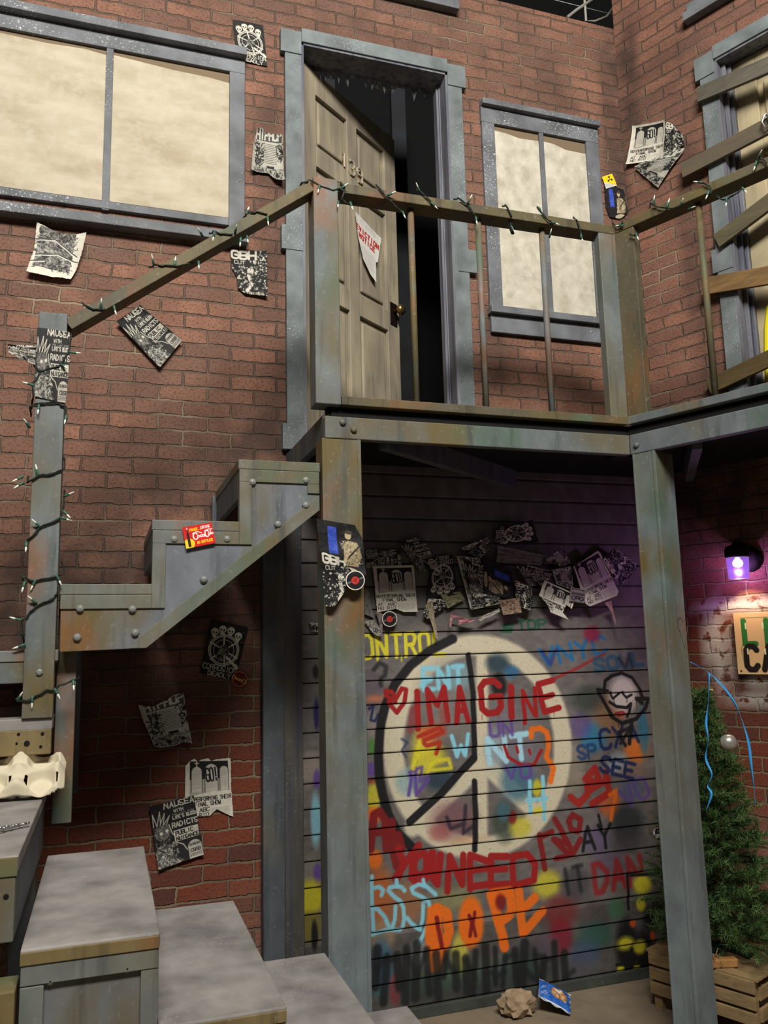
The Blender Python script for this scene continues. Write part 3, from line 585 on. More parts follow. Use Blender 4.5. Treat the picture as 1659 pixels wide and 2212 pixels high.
t = NT('grimed_cream_door_with_yellow_spray', .6); g = t.n('ShaderNodeNewGeometry'); n = t.noise(7, 5, t.pos((1, 1, .3)), dist=.8); c = t.mix(t.ramp(n, .3, .7), rgb(186, 172, 136), rgb(150, 138, 112)); c = t.mix(t.mul(t.ramp(t.noise(3.2, 3), .5, .68), .8), c, rgb(96, 88, 74)); t.col(c).bump(n, .002, .3)
leaf(d2, 'leaf', L2, .70, 2.505, 4.548, t.m)
obj('yellow_paint_mark', MB().tube([L2.p(*L2.px(x, y, .003), .003) for x, y in ((1662, 660), (1657, 710), (1657, 760), (1661, 830))], .014, 8), plain('yellow_spray', rgb(220, 205, 30), .5), d2, label='yellow sprayed stroke')
M_pl = [wood('plank_grey', (86, 82, 72), (104, 100, 88)), wood('plank_brown', (98, 86, 66), (84, 78, 70)), wood('plank_olive', (100, 92, 68), (78, 72, 54)), wood('plank_tan', (132, 102, 62), (100, 78, 50)), wood('plank_ochre', (112, 94, 58), (92, 78, 50))]
for i, (a, b, hh, lab) in enumerate((((1508, 206), (1668, 138), .042, 'topmost grey plank nailed across the boarded door under the header'), ((1474, 370), (1668, 268), .042, 'long brown plank nailed across the boarded door just above the string-lit rail'),
        ((1549, 522), (1668, 432), .040, 'olive plank nailed steeply across the boarded door just below the rail'), ((1518, 620), (1668, 594), .045, 'tan splintery plank nailed almost level across the boarded door'), ((1532, 836), (1668, 772), .040, 'ochre plank nailed low across the boarded door behind the kerb'))):
    A, B = W2.at(*a, .05), W2.at(*b, .05); B = A + (B - A) * 3.2
    tag(obj('plank', MB().beam(A, B, W2.w, hh * 2, .022), M_pl[i], None, .002), lab, 'plank', 'planks over the door')
A = W2.at(1652, 262, .085)
cl = thing('metal_clamp', 'small shiny metal clip hooked on a plank at the right edge', 'clip', A)
obj('jaw', MB().tube([A + Vector((0, 0, .03)), A + Vector((.01, -.01, .035)), A + Vector((.012, -.02, -.02)), A + Vector((0, 0, -.035)), A + Vector((-.008, .01, 0)), A + Vector((0, 0, .03))], .006), plain('steel', rgb(170, 170, 170), .3, .9), cl)
# ------------------------------------------------------------------ lap siding with graffiti, its corner boards, base
COURSE, Z0 = .1069, .370
SU0, SU1, SV1 = .815, 2.73, 2.43; PX = .0034
ncol = int((SU1 - SU0) / PX); 
rows = []                                            # (z, outward offset): each board leans out towards its lower edge, a dark gap under it
z = Z0 - 4 * COURSE
while z < SV1:
    fine = 31 if z < 1.75 else 10
    rows += [(z + .0004, -.003), (z + .0028, -.003), (z + .0034, .006), (z + .008, .0075)]
    for i in range(1, fine): f = i / fine; rows.append((z + .008 + (COURSE - .008) * f, .0075 * (1 - f)))
    z += COURSE
rows = [(max(0, r[0]), r[1]) for r in rows if r[0] > -.005]; nr = len(rows)
rz = np.array([r[0] for r in rows]); ro = np.array([r[1] for r in rows]); cu = SU0 + (np.arange(ncol) + .5) * PX
G = Cv(ncol, 10); G.w, G.h = ncol, nr; G.a = np.empty((nr, ncol, 3)); G.X, G.Y = np.meshgrid(cu / PX, rz / PX)
G._b = lambda xs, ys, r: ((lambda y0, y1, x0, x1: (slice(y0, y1), slice(x0, x1)) if y1 > y0 and x1 > x0 else None)(int(np.searchsorted(rz / PX, min(ys) - r)), int(np.searchsorted(rz / PX, max(ys) + r)), max(0, int(min(xs) - r - SU0 / PX)), min(ncol, int(max(xs) + r - SU0 / PX) + 2)))
base = np.array([.40, .38, .37]); nz = rng.random((nr // 6 + 2, ncol // 6 + 2)); nz = np.kron(nz, np.ones((6, 6)))[:nr, :ncol]
for _ in range(4): nz = (nz + np.roll(nz, 2, 0) + np.roll(nz, 3, 1) + np.roll(nz, -2, 1)) / 4
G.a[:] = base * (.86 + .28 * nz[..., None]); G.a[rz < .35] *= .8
def gp(Zm, x, y): u, v = W1.px(Zm[0] + x / Zm[2], Zm[1] + y / Zm[2], .008); return (u / PX, v / PX)
KP = .00208 / PX                                      # cells per photo pixel on this wall
def S(Zm, pts, w, c, al=1, soft=2.2):
    f = KP / Zm[2]; c = tuple(k / 255 for k in c); G.stroke([gp(Zm, *p) for p in pts], w * f, c, al, max(1, soft * KP)); return S
def B(Zm, x, y, r, c, al=.8, ry=None): f = KP / Zm[2]; X, Y = gp(Zm, x, y); c = tuple(k / 255 for k in c); G.dot(X, Y, r * f, c, al, max(2, r * f * .55), (ry or r) * f)
def T(Zm, st, p0, p1, h, w, c, al=1, fat=.75, soft=2.2, jit=0):
    x0, y0 = gp(Zm, *p0); x1, y1 = gp(Zm, *p1); f = KP / Zm[2]; c = tuple(k / 255 for k in c); n = len(st); L = math.hypot(x1 - x0, y1 - y0); ux, uy = (x1 - x0) / L, (y1 - y0) / L; adv = L / n
    for i, ch in enumerate(st):
        for pl in FONT.get(ch, []):
            q = []
            for gx, gy in pl: a = adv * (i + .12 + fat * gx / 4); b = h * f * gy / 6; q.append((x0 + ux * a - uy * b + random.uniform(-jit, jit), y0 + uy * a + ux * b + random.uniform(-jit, jit)))
            G.stroke(q, w * f, c, al, max(1, soft * KP))
def dripS(Zm, x, y, L, c, w=3): S(Zm, [(x, y), (x, y + L)], w, c, .85, 1)
R3 = (640, 1350, 2.0738); R4 = (640, 1750, 2.0738); ZA = (770, 1340, 4.879); ZB = (1080, 1340, 4.74); ZC = (780, 1620, 5.027); ZD = (1080, 1620, 4.608); ZE = (780, 1880, 5.027); ZF = (1080, 1880, 4.608)
CRM = (196, 187, 162); BLK = (20, 20, 22); RED = (150, 26, 26); DRED = (120, 24, 24); LB = (130, 195, 215); BLU = (28, 100, 150); NAV = (24, 34, 78); ORG = (225, 105, 22); YEL = (205, 195, 45); PUR = (92, 66, 142); GRN = (30, 84, 58); GRY = (104, 100, 98)
# soft clouds of old paint
for z_, x, y, r, c, a, ry in ((R3, 330, 300, 60, (96, 80, 96), .5, 90), (R3, 350, 330, 45, (220, 120, 70), .7, 14), (R3, 340, 450, 30, (150, 140, 130), .6, 70), (R3, 335, 545, 14, (70, 130, 50), .8, 40), (R3, 335, 645, 26, PUR, .85, 30), (R3, 340, 700, 24, DRED, .7, 14), (R3, 345, 770, 34, YEL, .8, 60), (R3, 345, 850, 34, ORG, .9, 34),
    (R3, 350, 1050, 34, ORG, .9, 40), (R3, 1330, 500, 70, (40, 120, 160), .8, 70), (R3, 1400, 400, 90, (150, 100, 60), .55, 110), (R3, 1520, 560, 70, (225, 110, 30), .8, 60), (R3, 1550, 480, 30, (30, 105, 140), .7, 120), (R3, 1270, 450, 60, PUR, .5, 60), (R3, 1440, 620, 60, (170, 200, 210), .55, 50), (R3, 1500, 660, 80, (150, 110, 90), .5, 50),
    (R3, 1300, 330, 90, (54, 62, 54), .8, 60), (R3, 1230, 640, 70, (150, 140, 118), .5, 120), (R3, 1500, 730, 70, (70, 84, 120), .6, 60), (R3, 1400, 800, 60, (200, 90, 40), .7, 60), (R3, 1480, 880, 90, (36, 42, 46), .8, 80), (R3, 1340, 960, 80, (100, 84, 130), .6, 60), (R3, 1480, 960, 90, (58, 54, 58), .7, 60), (R3, 1400, 1060, 90, (92, 78, 104), .6, 60),
    (R4, 370, 380, 60, (180, 92, 40), .8, 120), (R4, 480, 420, 90, (150, 96, 60), .7, 90), (R4, 380, 560, 60, (160, 130, 100), .7, 70), (R4, 700, 400, 110, (150, 150, 80), .5, 50), (R4, 1120, 330, 70, YEL, .75, 60), (R4, 1180, 450, 90, (110, 40, 40), .8, 70), (R4, 1250, 330, 80, (60, 56, 62), .7, 70), (R4, 1330, 480, 80, (70, 62, 62), .6, 80),
    (R4, 1340, 560, 90, (36, 84, 70), .7, 60), (R4, 1430, 440, 50, (60, 104, 76), .7, 50), (R4, 1290, 640, 80, (58, 74, 110), .65, 60), (R4, 1180, 560, 60, (120, 26, 40), .8, 80), (R4, 1260, 720, 90, (74, 72, 82), .6, 60), (R4, 1050, 700, 120, (40, 46, 44), .8, 90), (R4, 380, 700, 50, (44, 96, 130), .7, 120), (R4, 440, 800, 26, (150, 40, 56), .9, 60), (R4, 560, 640, 60, (140, 146, 150), .7, 60),
    (R4, 730, 640, 40, (200, 190, 70), .8, 90), (R4, 560, 790, 110, (40, 44, 42), .8, 60), (R4, 800, 800, 200, (32, 36, 34), .75, 60), (R4, 700, 740, 200, (70, 130, 104), .5, 20), (R4, 900, 860, 400, (84, 90, 84), .5, 20), (R4, 1120, 620, 60, (88, 74, 90), .6, 70),
    (R3, 60, 640, 50, (150, 138, 128), .7, 70), (R3, 90, 690, 16, PUR, .9, 40), (R3, 85, 870, 22, LB, .8, 110), (R3, 60, 1100, 50, (128, 124, 116), .6, 60), (R3, 92, 1110, 16, PUR, .9, 40), (R4, 60, 390, 60, (190, 180, 40), .95, 70), (R4, 60, 520, 50, (120, 112, 40), .8, 60), (R4, 80, 560, 14, BLK, .95, 60), (R3, 85, 210, 14, BLK, .8, 30), (R3, 88, 400, 12, (30, 26, 80), .9, 70)):
    B(z_, x, y, r, c, a, ry)
# cream peace ring and its bars, with older tags inside
for a0, a1 in ((0, 360),):
    S((0, 0, 1), [(1031 + 183 * math.cos(math.radians(a)), 1612 + 219 * math.sin(math.radians(a))) for a in range(0, 361, 8)], 47, CRM, 1, 9)
B(R3, 720, 330, 190, (128, 124, 118), .6, 190); B(R3, 950, 560, 150, (120, 116, 128), .7, 200)
S(R3, [(830, 95), (826, 1030)], 62, CRM, 1, 9); S(R3, [(840, 620), (1090, 860)], 78, CRM, 1, 9); S(R3, [(800, 650), (520, 905)], 80, CRM, 1, 9)
B(R3, 720, 230, 70, (120, 190, 212), .4, 60); B(R3, 590, 590, 80, YEL, .85, 60); B(R3, 560, 520, 50, (220, 200, 60), .5, 60); B(R3, 600, 480, 60, (200, 80, 30), .7, 40); B(R3, 500, 700, 60, (110, 150, 160), .6, 60); B(R3, 640, 690, 70, (30, 50, 64), .8, 50); B(R3, 560, 640, 50, (196, 190, 60), .7, 30)
B(R3, 900, 170, 60, (40, 60, 70), .85, 45); B(R3, 960, 210, 40, (36, 100, 150), .7, 30); B(R3, 905, 270, 40, BLK, .9, 55); B(R3, 990, 700, 90, (60, 104, 124), .8, 90); B(R3, 880, 560, 50, (150, 168, 170), .7, 90); B(R3, 930, 880, 60, (60, 70, 60), .8, 90); B(R3, 1000, 905, 55, (190, 180, 60), .85, 45); B(R3, 965, 860, 22, DRED, .8, 30); B(R3, 925, 835, 34, (60, 104, 120), .7, 44)
B(R3, 700, 870, 110, (120, 80, 84), .7, 80); B(R3, 640, 930, 50, (150, 70, 70), .6, 34); S(R3, [(670, 860), (690, 910), (750, 890), (755, 810), (745, 930), (790, 900)], 18, (50, 40, 50), .9, 5); B(R3, 760, 960, 60, (200, 100, 40), .35, 10)
T(R3, 'ENT', (560, 290), (760, 275), 95, 22, LB, .95, .7, 5); S(R3, [(600, 245), (560, 270)], 24, LB, .8, 6)
S(R3, [(345, 200), (370, 170), (400, 185), (395, 225), (375, 240), (378, 270)], 20, (38, 38, 40), .9, 6); S(R3, [(325, 375), (345, 360), (330, 425), (350, 430), (365, 400)], 12, NAV, .9, 3)
T(R3, 'ONTROL', (288, 152), (672, 130), 105, 17, YEL, 1, .66, 1.4, .8)
for x in (362, 470, 580): dripS(R3, x, 135, 26, YEL, 7)
S(R3, [(968, 0), (930, 2), (925, 14), (962, 18), (958, 30), (915, 28)], 13, GRN, .95, 3); T(R3, 'TOP', (985, 22), (1120, 14), 42, 12, GRN, .9, .7, 3)
T(R3, 'VNYC', (1090, 190), (1400, 120), 84, 17, BLU, .95, .72, 3); S(R3, [(1100, 120), (1135, 175), (1160, 110)], 20, (36, 50, 120), .7, 5)
S(R3, [(1135, 250), (1260, 190), (1375, 130)], 13, (150, 34, 36), .9, 4); T(R3, 'SOUL', (1330, 210), (1560, 175), 60, 20, (36, 80, 110), .8, .7, 6); S(R3, [(1440, 150), (1470, 190), (1490, 130), (1500, 190)], 16, (40, 40, 44), .8, 6); B(R3, 1320, 40, 46, (130, 26, 56), .85, 40)
# black drop shadow of the ring
S(R3, [(700, 62), (600, 112), (510, 180), (440, 265), (400, 350), (376, 440), (366, 560), (368, 670), (384, 760), (410, 850), (450, 930), (520, 1000)], 42, BLK, .96, 4)
S(R3, [(768, 135), (788, 300), (792, 420), (796, 590)], 27, BLK, .96, 3); S(R3, [(792, 596), (735, 655), (640, 760), (505, 880)], 36, BLK, .97, 3); S(R3, [(795, 700), (800, 860), (797, 1005)], 27, BLK, .97, 3)
# red words
S(R3, [(440, 345), (400, 315), (398, 295), (425, 300), (443, 330), (470, 285), (490, 290), (480, 350), (448, 392), (410, 345)], 21, RED, 1, 2)
for st, (x0, y0, x1, y1), hh, sw in (('I', (528, 465, 560, 463), 165, 29), ('M', (588, 440, 692, 424), 150, 27), ('A', (706, 438, 778, 430), 158, 27), ('G', (818, 400, 936, 386), 146, 31), ('E', (1096, 392, 1188, 366), 134, 29)): T(R3, st, (x0, y0), (x1, y1), hh, sw, RED, 1, .72, 1.4)
S(R3, [(958, 278), (960, 410)], 34, RED, 1, 1.2); S(R3, [(1010, 296), (1022, 438)], 22, RED, 1, 1.2); S(R3, [(1012, 298), (1036, 350), (1064, 404)], 20, RED, 1, 1.2); S(R3, [(1064, 284), (1070, 404)], 22, RED, 1, 1.2)
for x, y, L in ((905, 395, 22), (1150, 392, 18), (635, 350, 24), (1015, 440, 44), (828, 400, 24)): dripS(R3, x, y, L, RED)
S(R3, [(510, 470), (520, 380)], 34, (140, 40, 44), .55, 8); S(R3, [(660, 470), (650, 380)], 34, (150, 60, 50), .5, 8); S(R3, [(545, 500), (640, 460), (655, 480), (560, 520), (580, 540), (640, 525), (625, 575)], 20, (165, 44, 26), .95, 3)
T(R3, 'W', (688, 590), (780, 580), 92, 20, LB, 1, .8, 3); T(R3, 'NT', (850, 620), (1060, 590), 110, 27, (160, 205, 220), 1, .7, 4); T(R3, 'UN', (860, 500), (975, 490), 60, 15, PUR, .85, .7, 5); S(R3, [(470, 510), (495, 525), (470, 560), (490, 590)], 11, (44, 60, 90), .8, 4)
S(R3, [(500, 760), (515, 680), (505, 660), (530, 640), (535, 760), (590, 690)], 16, PUR, .95, 3); S(R3, [(520, 650), (560, 635), (550, 700), (600, 660)], 14, PUR, .85, 4); S(R3, [(585, 660), (610, 610), (680, 600), (690, 640), (600, 650)], 18, YEL, .9, 5); S(R3, [(540, 590), (550, 520), (520, 640)], 22, YEL, .9, 5)
S(R3, [(1048, 500), (1050, 468), (1090, 462), (1118, 480), (1128, 540), (1115, 590), (1150, 640), (1135, 700)], 27, ORG, .95, 4); S(R3, [(930, 540), (945, 590), (1000, 625), (1060, 625), (1095, 560)], 16, RED, 1, 2); S(R3, [(985, 545), (990, 570)], 14, RED, 1, 2); S(R3, [(1040, 560), (1045, 575)], 14, RED, 1, 2)
T(R3, 'VO', (930, 690), (1060, 680), 55, 16, PUR, .85, .7, 4); S(R3, [(1042, 700), (1044, 840)], 21, LB, 1, 3); S(R3, [(1100, 680), (1108, 870)], 21, LB, 1, 3); S(R3, [(1030, 785), (1120, 775)], 19, LB, 1, 3); B(R3, 1075, 730, 24, YEL, .8, 40); B(R3, 1078, 830, 24, YEL, .8, 18)
# ALL YOU NEED IS LOVE, following the ring
for q in ([(330, 1000), (345, 850), (372, 835), (395, 870), (400, 1000)], [(335, 930), (400, 920)], [(425, 880), (432, 1010), (448, 1080)], [(455, 940), (470, 1000)]): S(R3, q, 36, DRED, .95, 3)
for q in ([(452, 1000), (480, 1060)], [(545, 985), (490, 1060), (440, 1130)], [(520, 1100), (530, 1040), (570, 1020), (588, 1050), (575, 1110), (535, 1120), (522, 1090)], [(605, 1020), (600, 1100), (630, 1130), (645, 1030)]): S(R3, q, 32, RED, .95, 3)
for q in ([(455, 300), (475, 230)], [(520, 200), (512, 300), (545, 330), (580, 300), (580, 210)], [(610, 190), (608, 300), (630, 330), (640, 200)], [(673, 360), (685, 205), (740, 330), (745, 200)], [(775, 350), (775, 200), (850, 225)], [(775, 270), (845, 260)], [(780, 340), (855, 330)], [(868, 340), (868, 205), (940, 205)], [(870, 265), (935, 262)], [(872, 335), (945, 328)], [(968, 330), (965, 205), (1030, 195), (1068, 240), (1060, 310), (975, 335)]): S(R4, q, 31, RED, .97, 2.5)
for q in ([(1085, 110), (1110, 260)], [(1090, 120), (1140, 95)], [(1215, 150), (1150, 130), (1220, 200), (1160, 215)], [(1155, 40), (1205, 130), (1235, 190), (1270, 130)], [(1215, 50), (1235, 20), (1270, 40), (1260, 95), (1225, 85), (1218, 45)]): S(R4, q, 28, DRED, .95, 3)
for q in ([(1225, 770), (1260, 800), (1300, 760), (1310, 690)], [(1290, 690), (1335, 640), (1350, 690), (1300, 720)], [(1310, 740), (1390, 690)], [(1320, 800), (1400, 750), (1380, 660)]): S(R3, q, 34, (150, 34, 28), .95, 3)
S(R3, [(1400, 760), (1430, 740), (1405, 870)], 20, ORG, .85, 5); S(R3, [(1350, 850), (1362, 910)], 14, BLK, .95, 3); T(R3, 'AY', (1270, 1010), (1420, 990), 105, 17, BLK, .92, .72, 3)
# right-hand tags and the grinning face
T(R3, 'CXA', (1358, 560), (1540, 520), 92, 17, NAV, .92, .72, 3); S(R3, [(1470, 540), (1440, 480), (1490, 460), (1450, 530)], 17, BLK, .9, 3); S(R3, [(1500, 440), (1490, 530)], 18, BLK, .9, 4); T(R3, 'SEE', (1350, 650), (1510, 690), 70, 18, NAV, .9, .75, 3); T(R3, 'SP', (1255, 600), (1345, 590), 60, 15, (28, 54, 100), .85, .75, 4); T(R3, 'VO', (1470, 830), (1590, 750), 95, 16, PUR, .8, .75, 3)
B(R3, 1460, 310, 78, (196, 186, 184), 1, 92)
S(R3, [(1372, 300), (1380, 250), (1410, 228), (1455, 215), (1500, 235), (1535, 290), (1550, 330)], 17, BLK, 1, 2); S(R3, [(1345, 290), (1375, 345), (1410, 410), (1455, 440), (1520, 420), (1560, 370), (1572, 330), (1520, 330), (1545, 350)], 20, BLK, 1, 2); S(R3, [(1345, 288), (1390, 295)], 15, BLK, 1, 2)
S(R3, [(1402, 300), (1415, 330), (1445, 305)], 11, BLK, 1, 1.5); S(R3, [(1455, 300), (1475, 325), (1500, 312)], 12, BLK, 1, 1.5); S(R3, [(1400, 345), (1430, 365), (1475, 370), (1495, 352), (1480, 410)], 16, BLK, 1, 2); S(R3, [(1425, 395), (1455, 388), (1470, 400), (1440, 408)], 10, (150, 20, 26), 1, 2)
for x, y, L in ((1420, 330, 26), (1478, 325, 20), (1520, 335, 40), (1535, 335, 24), (1550, 335, 34), (1455, 440, 36), (1440, 440, 18)): dripS(R3, x, y, L, BLK, 4)
# lower row
for q in ([(465, 215), (440, 180), (380, 165), (300, 185), (290, 215), (350, 280), (420, 330), (455, 400), (460, 520), (440, 620)], [(370, 390), (360, 520), (330, 610)], [(380, 100), (385, 170)], [(800, 255), (760, 220), (690, 160), (620, 150), (540, 190), (560, 240), (650, 280), (730, 340), (750, 430), (740, 540), (690, 650), (620, 790)], [(670, 360), (660, 520), (640, 600)], [(490, 510), (540, 570), (600, 620), (640, 640)], [(670, 100), (680, 170)],
    [(130, 190), (190, 175), (235, 210), (215, 265)], [(110, 60), (110, 370)], [(110, 400), (180, 420), (250, 500), (290, 600)], [(120, 420), (125, 640)], [(115, 690), (250, 645), (420, 640)]): S(ZE, q, 44, LB, .97, 3)
for q in ([(640, 700), (625, 440)], [(630, 440), (670, 460), (682, 540), (650, 640)], [(605, 450), (595, 560), (612, 700)]): S(R4, q, 46, ORG, .97, 4)
G.dot(*gp(R4, 780, 500), 62 * KP / 2.0738, tuple(k / 255 for k in ORG), .97, 5, 108 * KP / 2.0738)
for q in ([(870, 380), (920, 560), (930, 610)], [(872, 372), (950, 362)], [(955, 370), (962, 440), (950, 470), (905, 500)]): S(R4, q, 46, ORG, .97, 4)
for q in ([(995, 360), (1010, 545)], [(1000, 450), (1065, 390)], [(1015, 545), (1100, 450)]): S(R4, q, 42, ORG, .95, 4)
S(R4, [(625, 480), (640, 560), (648, 610)], 20, DRED, .95, 3); S(R4, [(770, 470), (785, 500), (775, 560)], 18, DRED, .95, 2); S(R4, [(795, 455), (790, 510), (800, 560)], 16, DRED, .95, 2); B(R4, 912, 410, 26, DRED, .9, 34)
T(R4, 'IT', (1190, 380), (1300, 350), 110, 20, (32, 32, 36), .75, .7, 6); T(R4, 'DAN', (1330, 370), (1560, 320), 125, 27, (140, 30, 30), .8, .72, 6)
random.seed(3)
for x in range(360, 1230, 44):                       # smeared black letters along the bottom
    h0 = random.randint(590, 670); S(R4, [(x, h0), (x + random.randint(-16, 16), random.randint(740, 860))], random.randint(22, 44), (24, 26, 26), .82, 7)
    if random.random() < .6: S(R4, [(x, random.randint(640, 760)), (x + 42, random.randint(640, 760))], 24, (24, 28, 27), .7, 8)
# plain yellow and black spray patches low by the crate
for x, y, r, c, ry in ((1545, 330, 50, YEL, 44), (1480, 610, 62, BLK, 120), (1560, 640, 60, BLK, 110), (1600, 480, 60, BLK, 60), (1470, 595, 44, YEL, 30), (1535, 610, 36, (190, 178, 40), 32), (1448, 715, 20, YEL, 26), (1520, 710, 20, (190, 178, 40), 30), (1505, 505, 18, (190, 78, 24), 18), (1590, 560, 14, (170, 66, 24), 24), (1540, 420, 26, (190, 178, 40), 30)): B(R4, x, y, r, c, .95, ry)
for q in ([(1480, 285), (1484, 440)], [(1430, 690), (1570, 680)], [(1500, 620), (1498, 760)], [(1495, 290), (1600, 285)]): S(R4, q, 15, BLK, .93, 3)
# spatter
for _ in range(900):
    i, j = random.randrange(nr), random.randrange(ncol); G.a[i, j] *= random.choice((.45, .6, 1.25))
G.a[ro < 0] *= .45  # shadow line in the gap under each board, painted into the colour
Up, Vp = np.meshgrid(cu, rz); Wp = np.array(W1.o) + Up[..., None] * np.array(W1.u) + Vp[..., None] * np.array([0, 0, 1.]) + (ro[:, None, None] + .012) * np.array(W1.w)
idx = np.arange(nr * ncol).reshape(nr, ncol); F4 = np.stack([idx[:-1, :-1], idx[:-1, 1:], idx[1:, 1:], idx[1:, :-1]], -1).reshape(-1, 4)
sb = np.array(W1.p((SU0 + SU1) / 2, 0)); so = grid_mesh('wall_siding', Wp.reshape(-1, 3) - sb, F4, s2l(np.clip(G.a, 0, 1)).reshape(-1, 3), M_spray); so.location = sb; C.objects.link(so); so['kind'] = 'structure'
so.data.polygons.foreach_set('use_smooth', np.zeros(len(so.data.polygons), bool))
struct('trim_1', MB().box(W1, .640, .732, 0, 2.42, 0, .06), M_dim, None, .004)
struct('trim_2', MB().box(W1, .732, .82, 0, 2.42, 0, .03), speck('rough_corner_board', (92, 90, 84), .2, True), None, .003)
struct('baseboard_back', MB().box(W1, .82, 2.72, 0, .045, .01, .03), speck('sooty_base_board', (66, 70, 66), .1), None, .003)
# ------------------------------------------------------------------ balcony
BS = Frame((0.758, 2.923, 0), (0, 1, 0), (-1, 0, 0))          # its left end, going back to the wall
W2D, W2N = W2.u, W2.w; LEN = 1.9
bal = thing('balcony', 'rust-and-grey balcony with pipe railing in front of the doors, on two square posts', 'balcony', (1.4, 3.0, 0))
fe = BC + W2D * LEN; fw = W2.p((fe - W2.o).dot(W2D), 0)
deck = [(.79, 2.95), (2.11, 2.95)] + [tuple((BC + W2D * LEN - W2N * .03)[:2]), tuple(fw[:2]), (CX, 3.65), (.79, 3.65)]
HF = Frame((0, 0, 0), (1, 0, 0), (0, 0, 1))
class HFr:                                                       # horizontal frame: u = x, v = y, w = z
    def p(s, u, v, w=0): return Vector((u, v, w))
obj('deck', MB().prism(HFr(), deck, 2.44, 2.492), M_black, bal)
obj('fascia', MB().box(BF, .757, 2.10, 2.376, 2.462, -.038, 0), M_steel, bal, .004)
obj('fascia', MB().box(BS, .0395, .725, 2.376, 2.476, -.03, 0), M_dim, bal, .004)
obj('fascia', MB().box(BR, 0, LEN, 2.376, 2.462, -.038, 0), M_steel, bal, .004)
obj('kerb_rail', MB().box(BF, .824, 2.097, 2.508, 2.543, -.07, .004), M_rail, bal, .003)
obj('kerb_rail', MB().box(BR, .000, LEN, 2.508, 2.543, -.07, .004), M_steel, bal, .003)
obj('kerb_rail', MB().box(BS, .05, .72, 2.478, 2.495, -.07, -.03), M_dim, bal, .002)
obj('shadow_gap_fill', MB().box(BF, .775, 2.126, 2.46, 2.51, -.07, -.035).box(BR, -.03, LEN, 2.46, 2.51, -.07, -.035), M_black, bal)  # black strip standing in for the shadow between kerb and fascia
obj('hand_rail', MB().box(BF, .818, 2.098, 3.382, 3.424, -.088, 0), M_rail, bal, .004)
obj('hand_rail', MB().box(BR, .0, LEN, 3.385, 3.427, -.088, 0), M_rail, bal, .004)
obj('post', MB().box(BF, .722, .822, 2.507, 3.432, -.09, .004), M_post, bal, .004)
obj('post', MB().box(BF, 2.018, 2.103, 2.535, 3.385, -.045, -.003), M_post, bal, .003)
obj('post', MB().box(BR, .0, .092, 2.535, 3.385, -.045, -.003), M_rail, bal, .003)
M_pipe = patina('rusty_pipe_paint', (96, 104, 106), .4, .8, .3, 11)
for u in (1.146, 1.452, 1.757): obj('baluster', MB().tube([BF.p(u, 2.54, -.045), BF.p(u, 3.385, -.045)], .0135, 12), M_pipe, bal, smooth=True)
for u in (.372, .72, 1.07): obj('baluster', MB().tube([BR.p(u, 2.54, -.045), BR.p(u, 3.387, -.045)], .0135, 12), M_rail, bal, smooth=True)
for fr, x, y in ((BF, 740, 913), (BF, 764, 929), (BR, 1375, 962)):
    u, v = fr.px(x, y); obj('bolt', MB().lathe(fr.p(u, v), fr.w, [(.013, 0), (.012, .006), (.008, .010), (.002, .012)]), M_steel, bal, smooth=True)
SF = Frame(BR.p(.113, 0, 0), -W2N, W2D)
hp = [(1476, 1345), (1470, 1334), (1463, 1338), (1464, 1352), (1471, 1372), (1479, 1400), (1483, 1372), (1486, 1350), (1484, 1336), (1478, 1338), (1476, 1346)]
obj('pencil_heart', MB().tube([SF.at(x, y, .0006) for x, y in hp], .0011, 4), plain('pencil', rgb(58, 60, 60)), bal)
def cased(name, fr, a, b, z0, z1, d0, d1, mat):                  # a boxed post with thin edge battens
    m = MB().box(fr, a, b, z0, z1, -d1, -d0)
    for x in (a, b - .014): m.box(fr, x, x + .014, z0, z1, -d0, -d0 + .003)
    return obj(name, m, mat, bal, .002)
cased('support_post', BF, .745, .897, 0, 2.376, .004, .10, M_leg)
obj('support_post', MB().box(BR, .008, .113, 0, 2.376, -.145, -.003).box(BR, .0085, .018, 0, 2.376, -.003, 0).box(BR, .1, .1125, 0, 2.376, -.003, 0), M_leg, bal, .002)
obj('shadow_gap_fill', MB().box(WORLD, 2.06, 2.16, 2.378, 2.50, -3.05, -2.962), M_black, bal)  # black filler block that keeps the corner slot dark
for a, b in ((BC + W2D * .27 - W2N * .06 + Vector((0, 0, 2.402)), Vector((CX - .02, 3.3, 2.402))), (Vector((1.0, 2.97, 2.40)), Vector((1.9, 3.62, 2.40)))): obj('joist', MB().beam(a, b, (0, 0, 1), .04, .09), M_dim, bal)
# ------------------------------------------------------------------ stair up to the balcony
sd = 2.923
st = thing('staircase', 'rusty stringer stair climbing to the balcony with newel post and sloping handrail', 'stairs', (.2, 2.95, 0))
prof = [(-.146, 1.606), (.126, 1.612), (.731, 2.098), (.731, 2.275), (.436, 2.275), (.436, 2.048), (.139, 2.048), (.139, 1.826), (-.150, 1.826)]
obj('stringer', MB().prism(BF, prof, -.035, 0), M_panel, st, .002)
mb = MB(); bw = .045; e = .007
for a, b, c_, d in ((-.150, .139, 1.745, 1.790), (.139, .184, 1.745, 2.012 - bw), (.139, .436, 2.012 - bw, 2.012), (.436, .481, 2.012 - bw, 2.24 - bw), (.436, .731, 2.24 - bw, 2.24), (.731 - bw, .731, 2.16, 2.24 - bw)): mb.box(BF, a, b, c_, d, 0, e)
obj('stringer_edging', mb.prism(BF, [(.126, 1.612), (.731, 2.098), (.731, 2.155), (.126, 1.669), (.10, 1.65), (.07, 1.612)], 0, e), M_edge, st, .002)
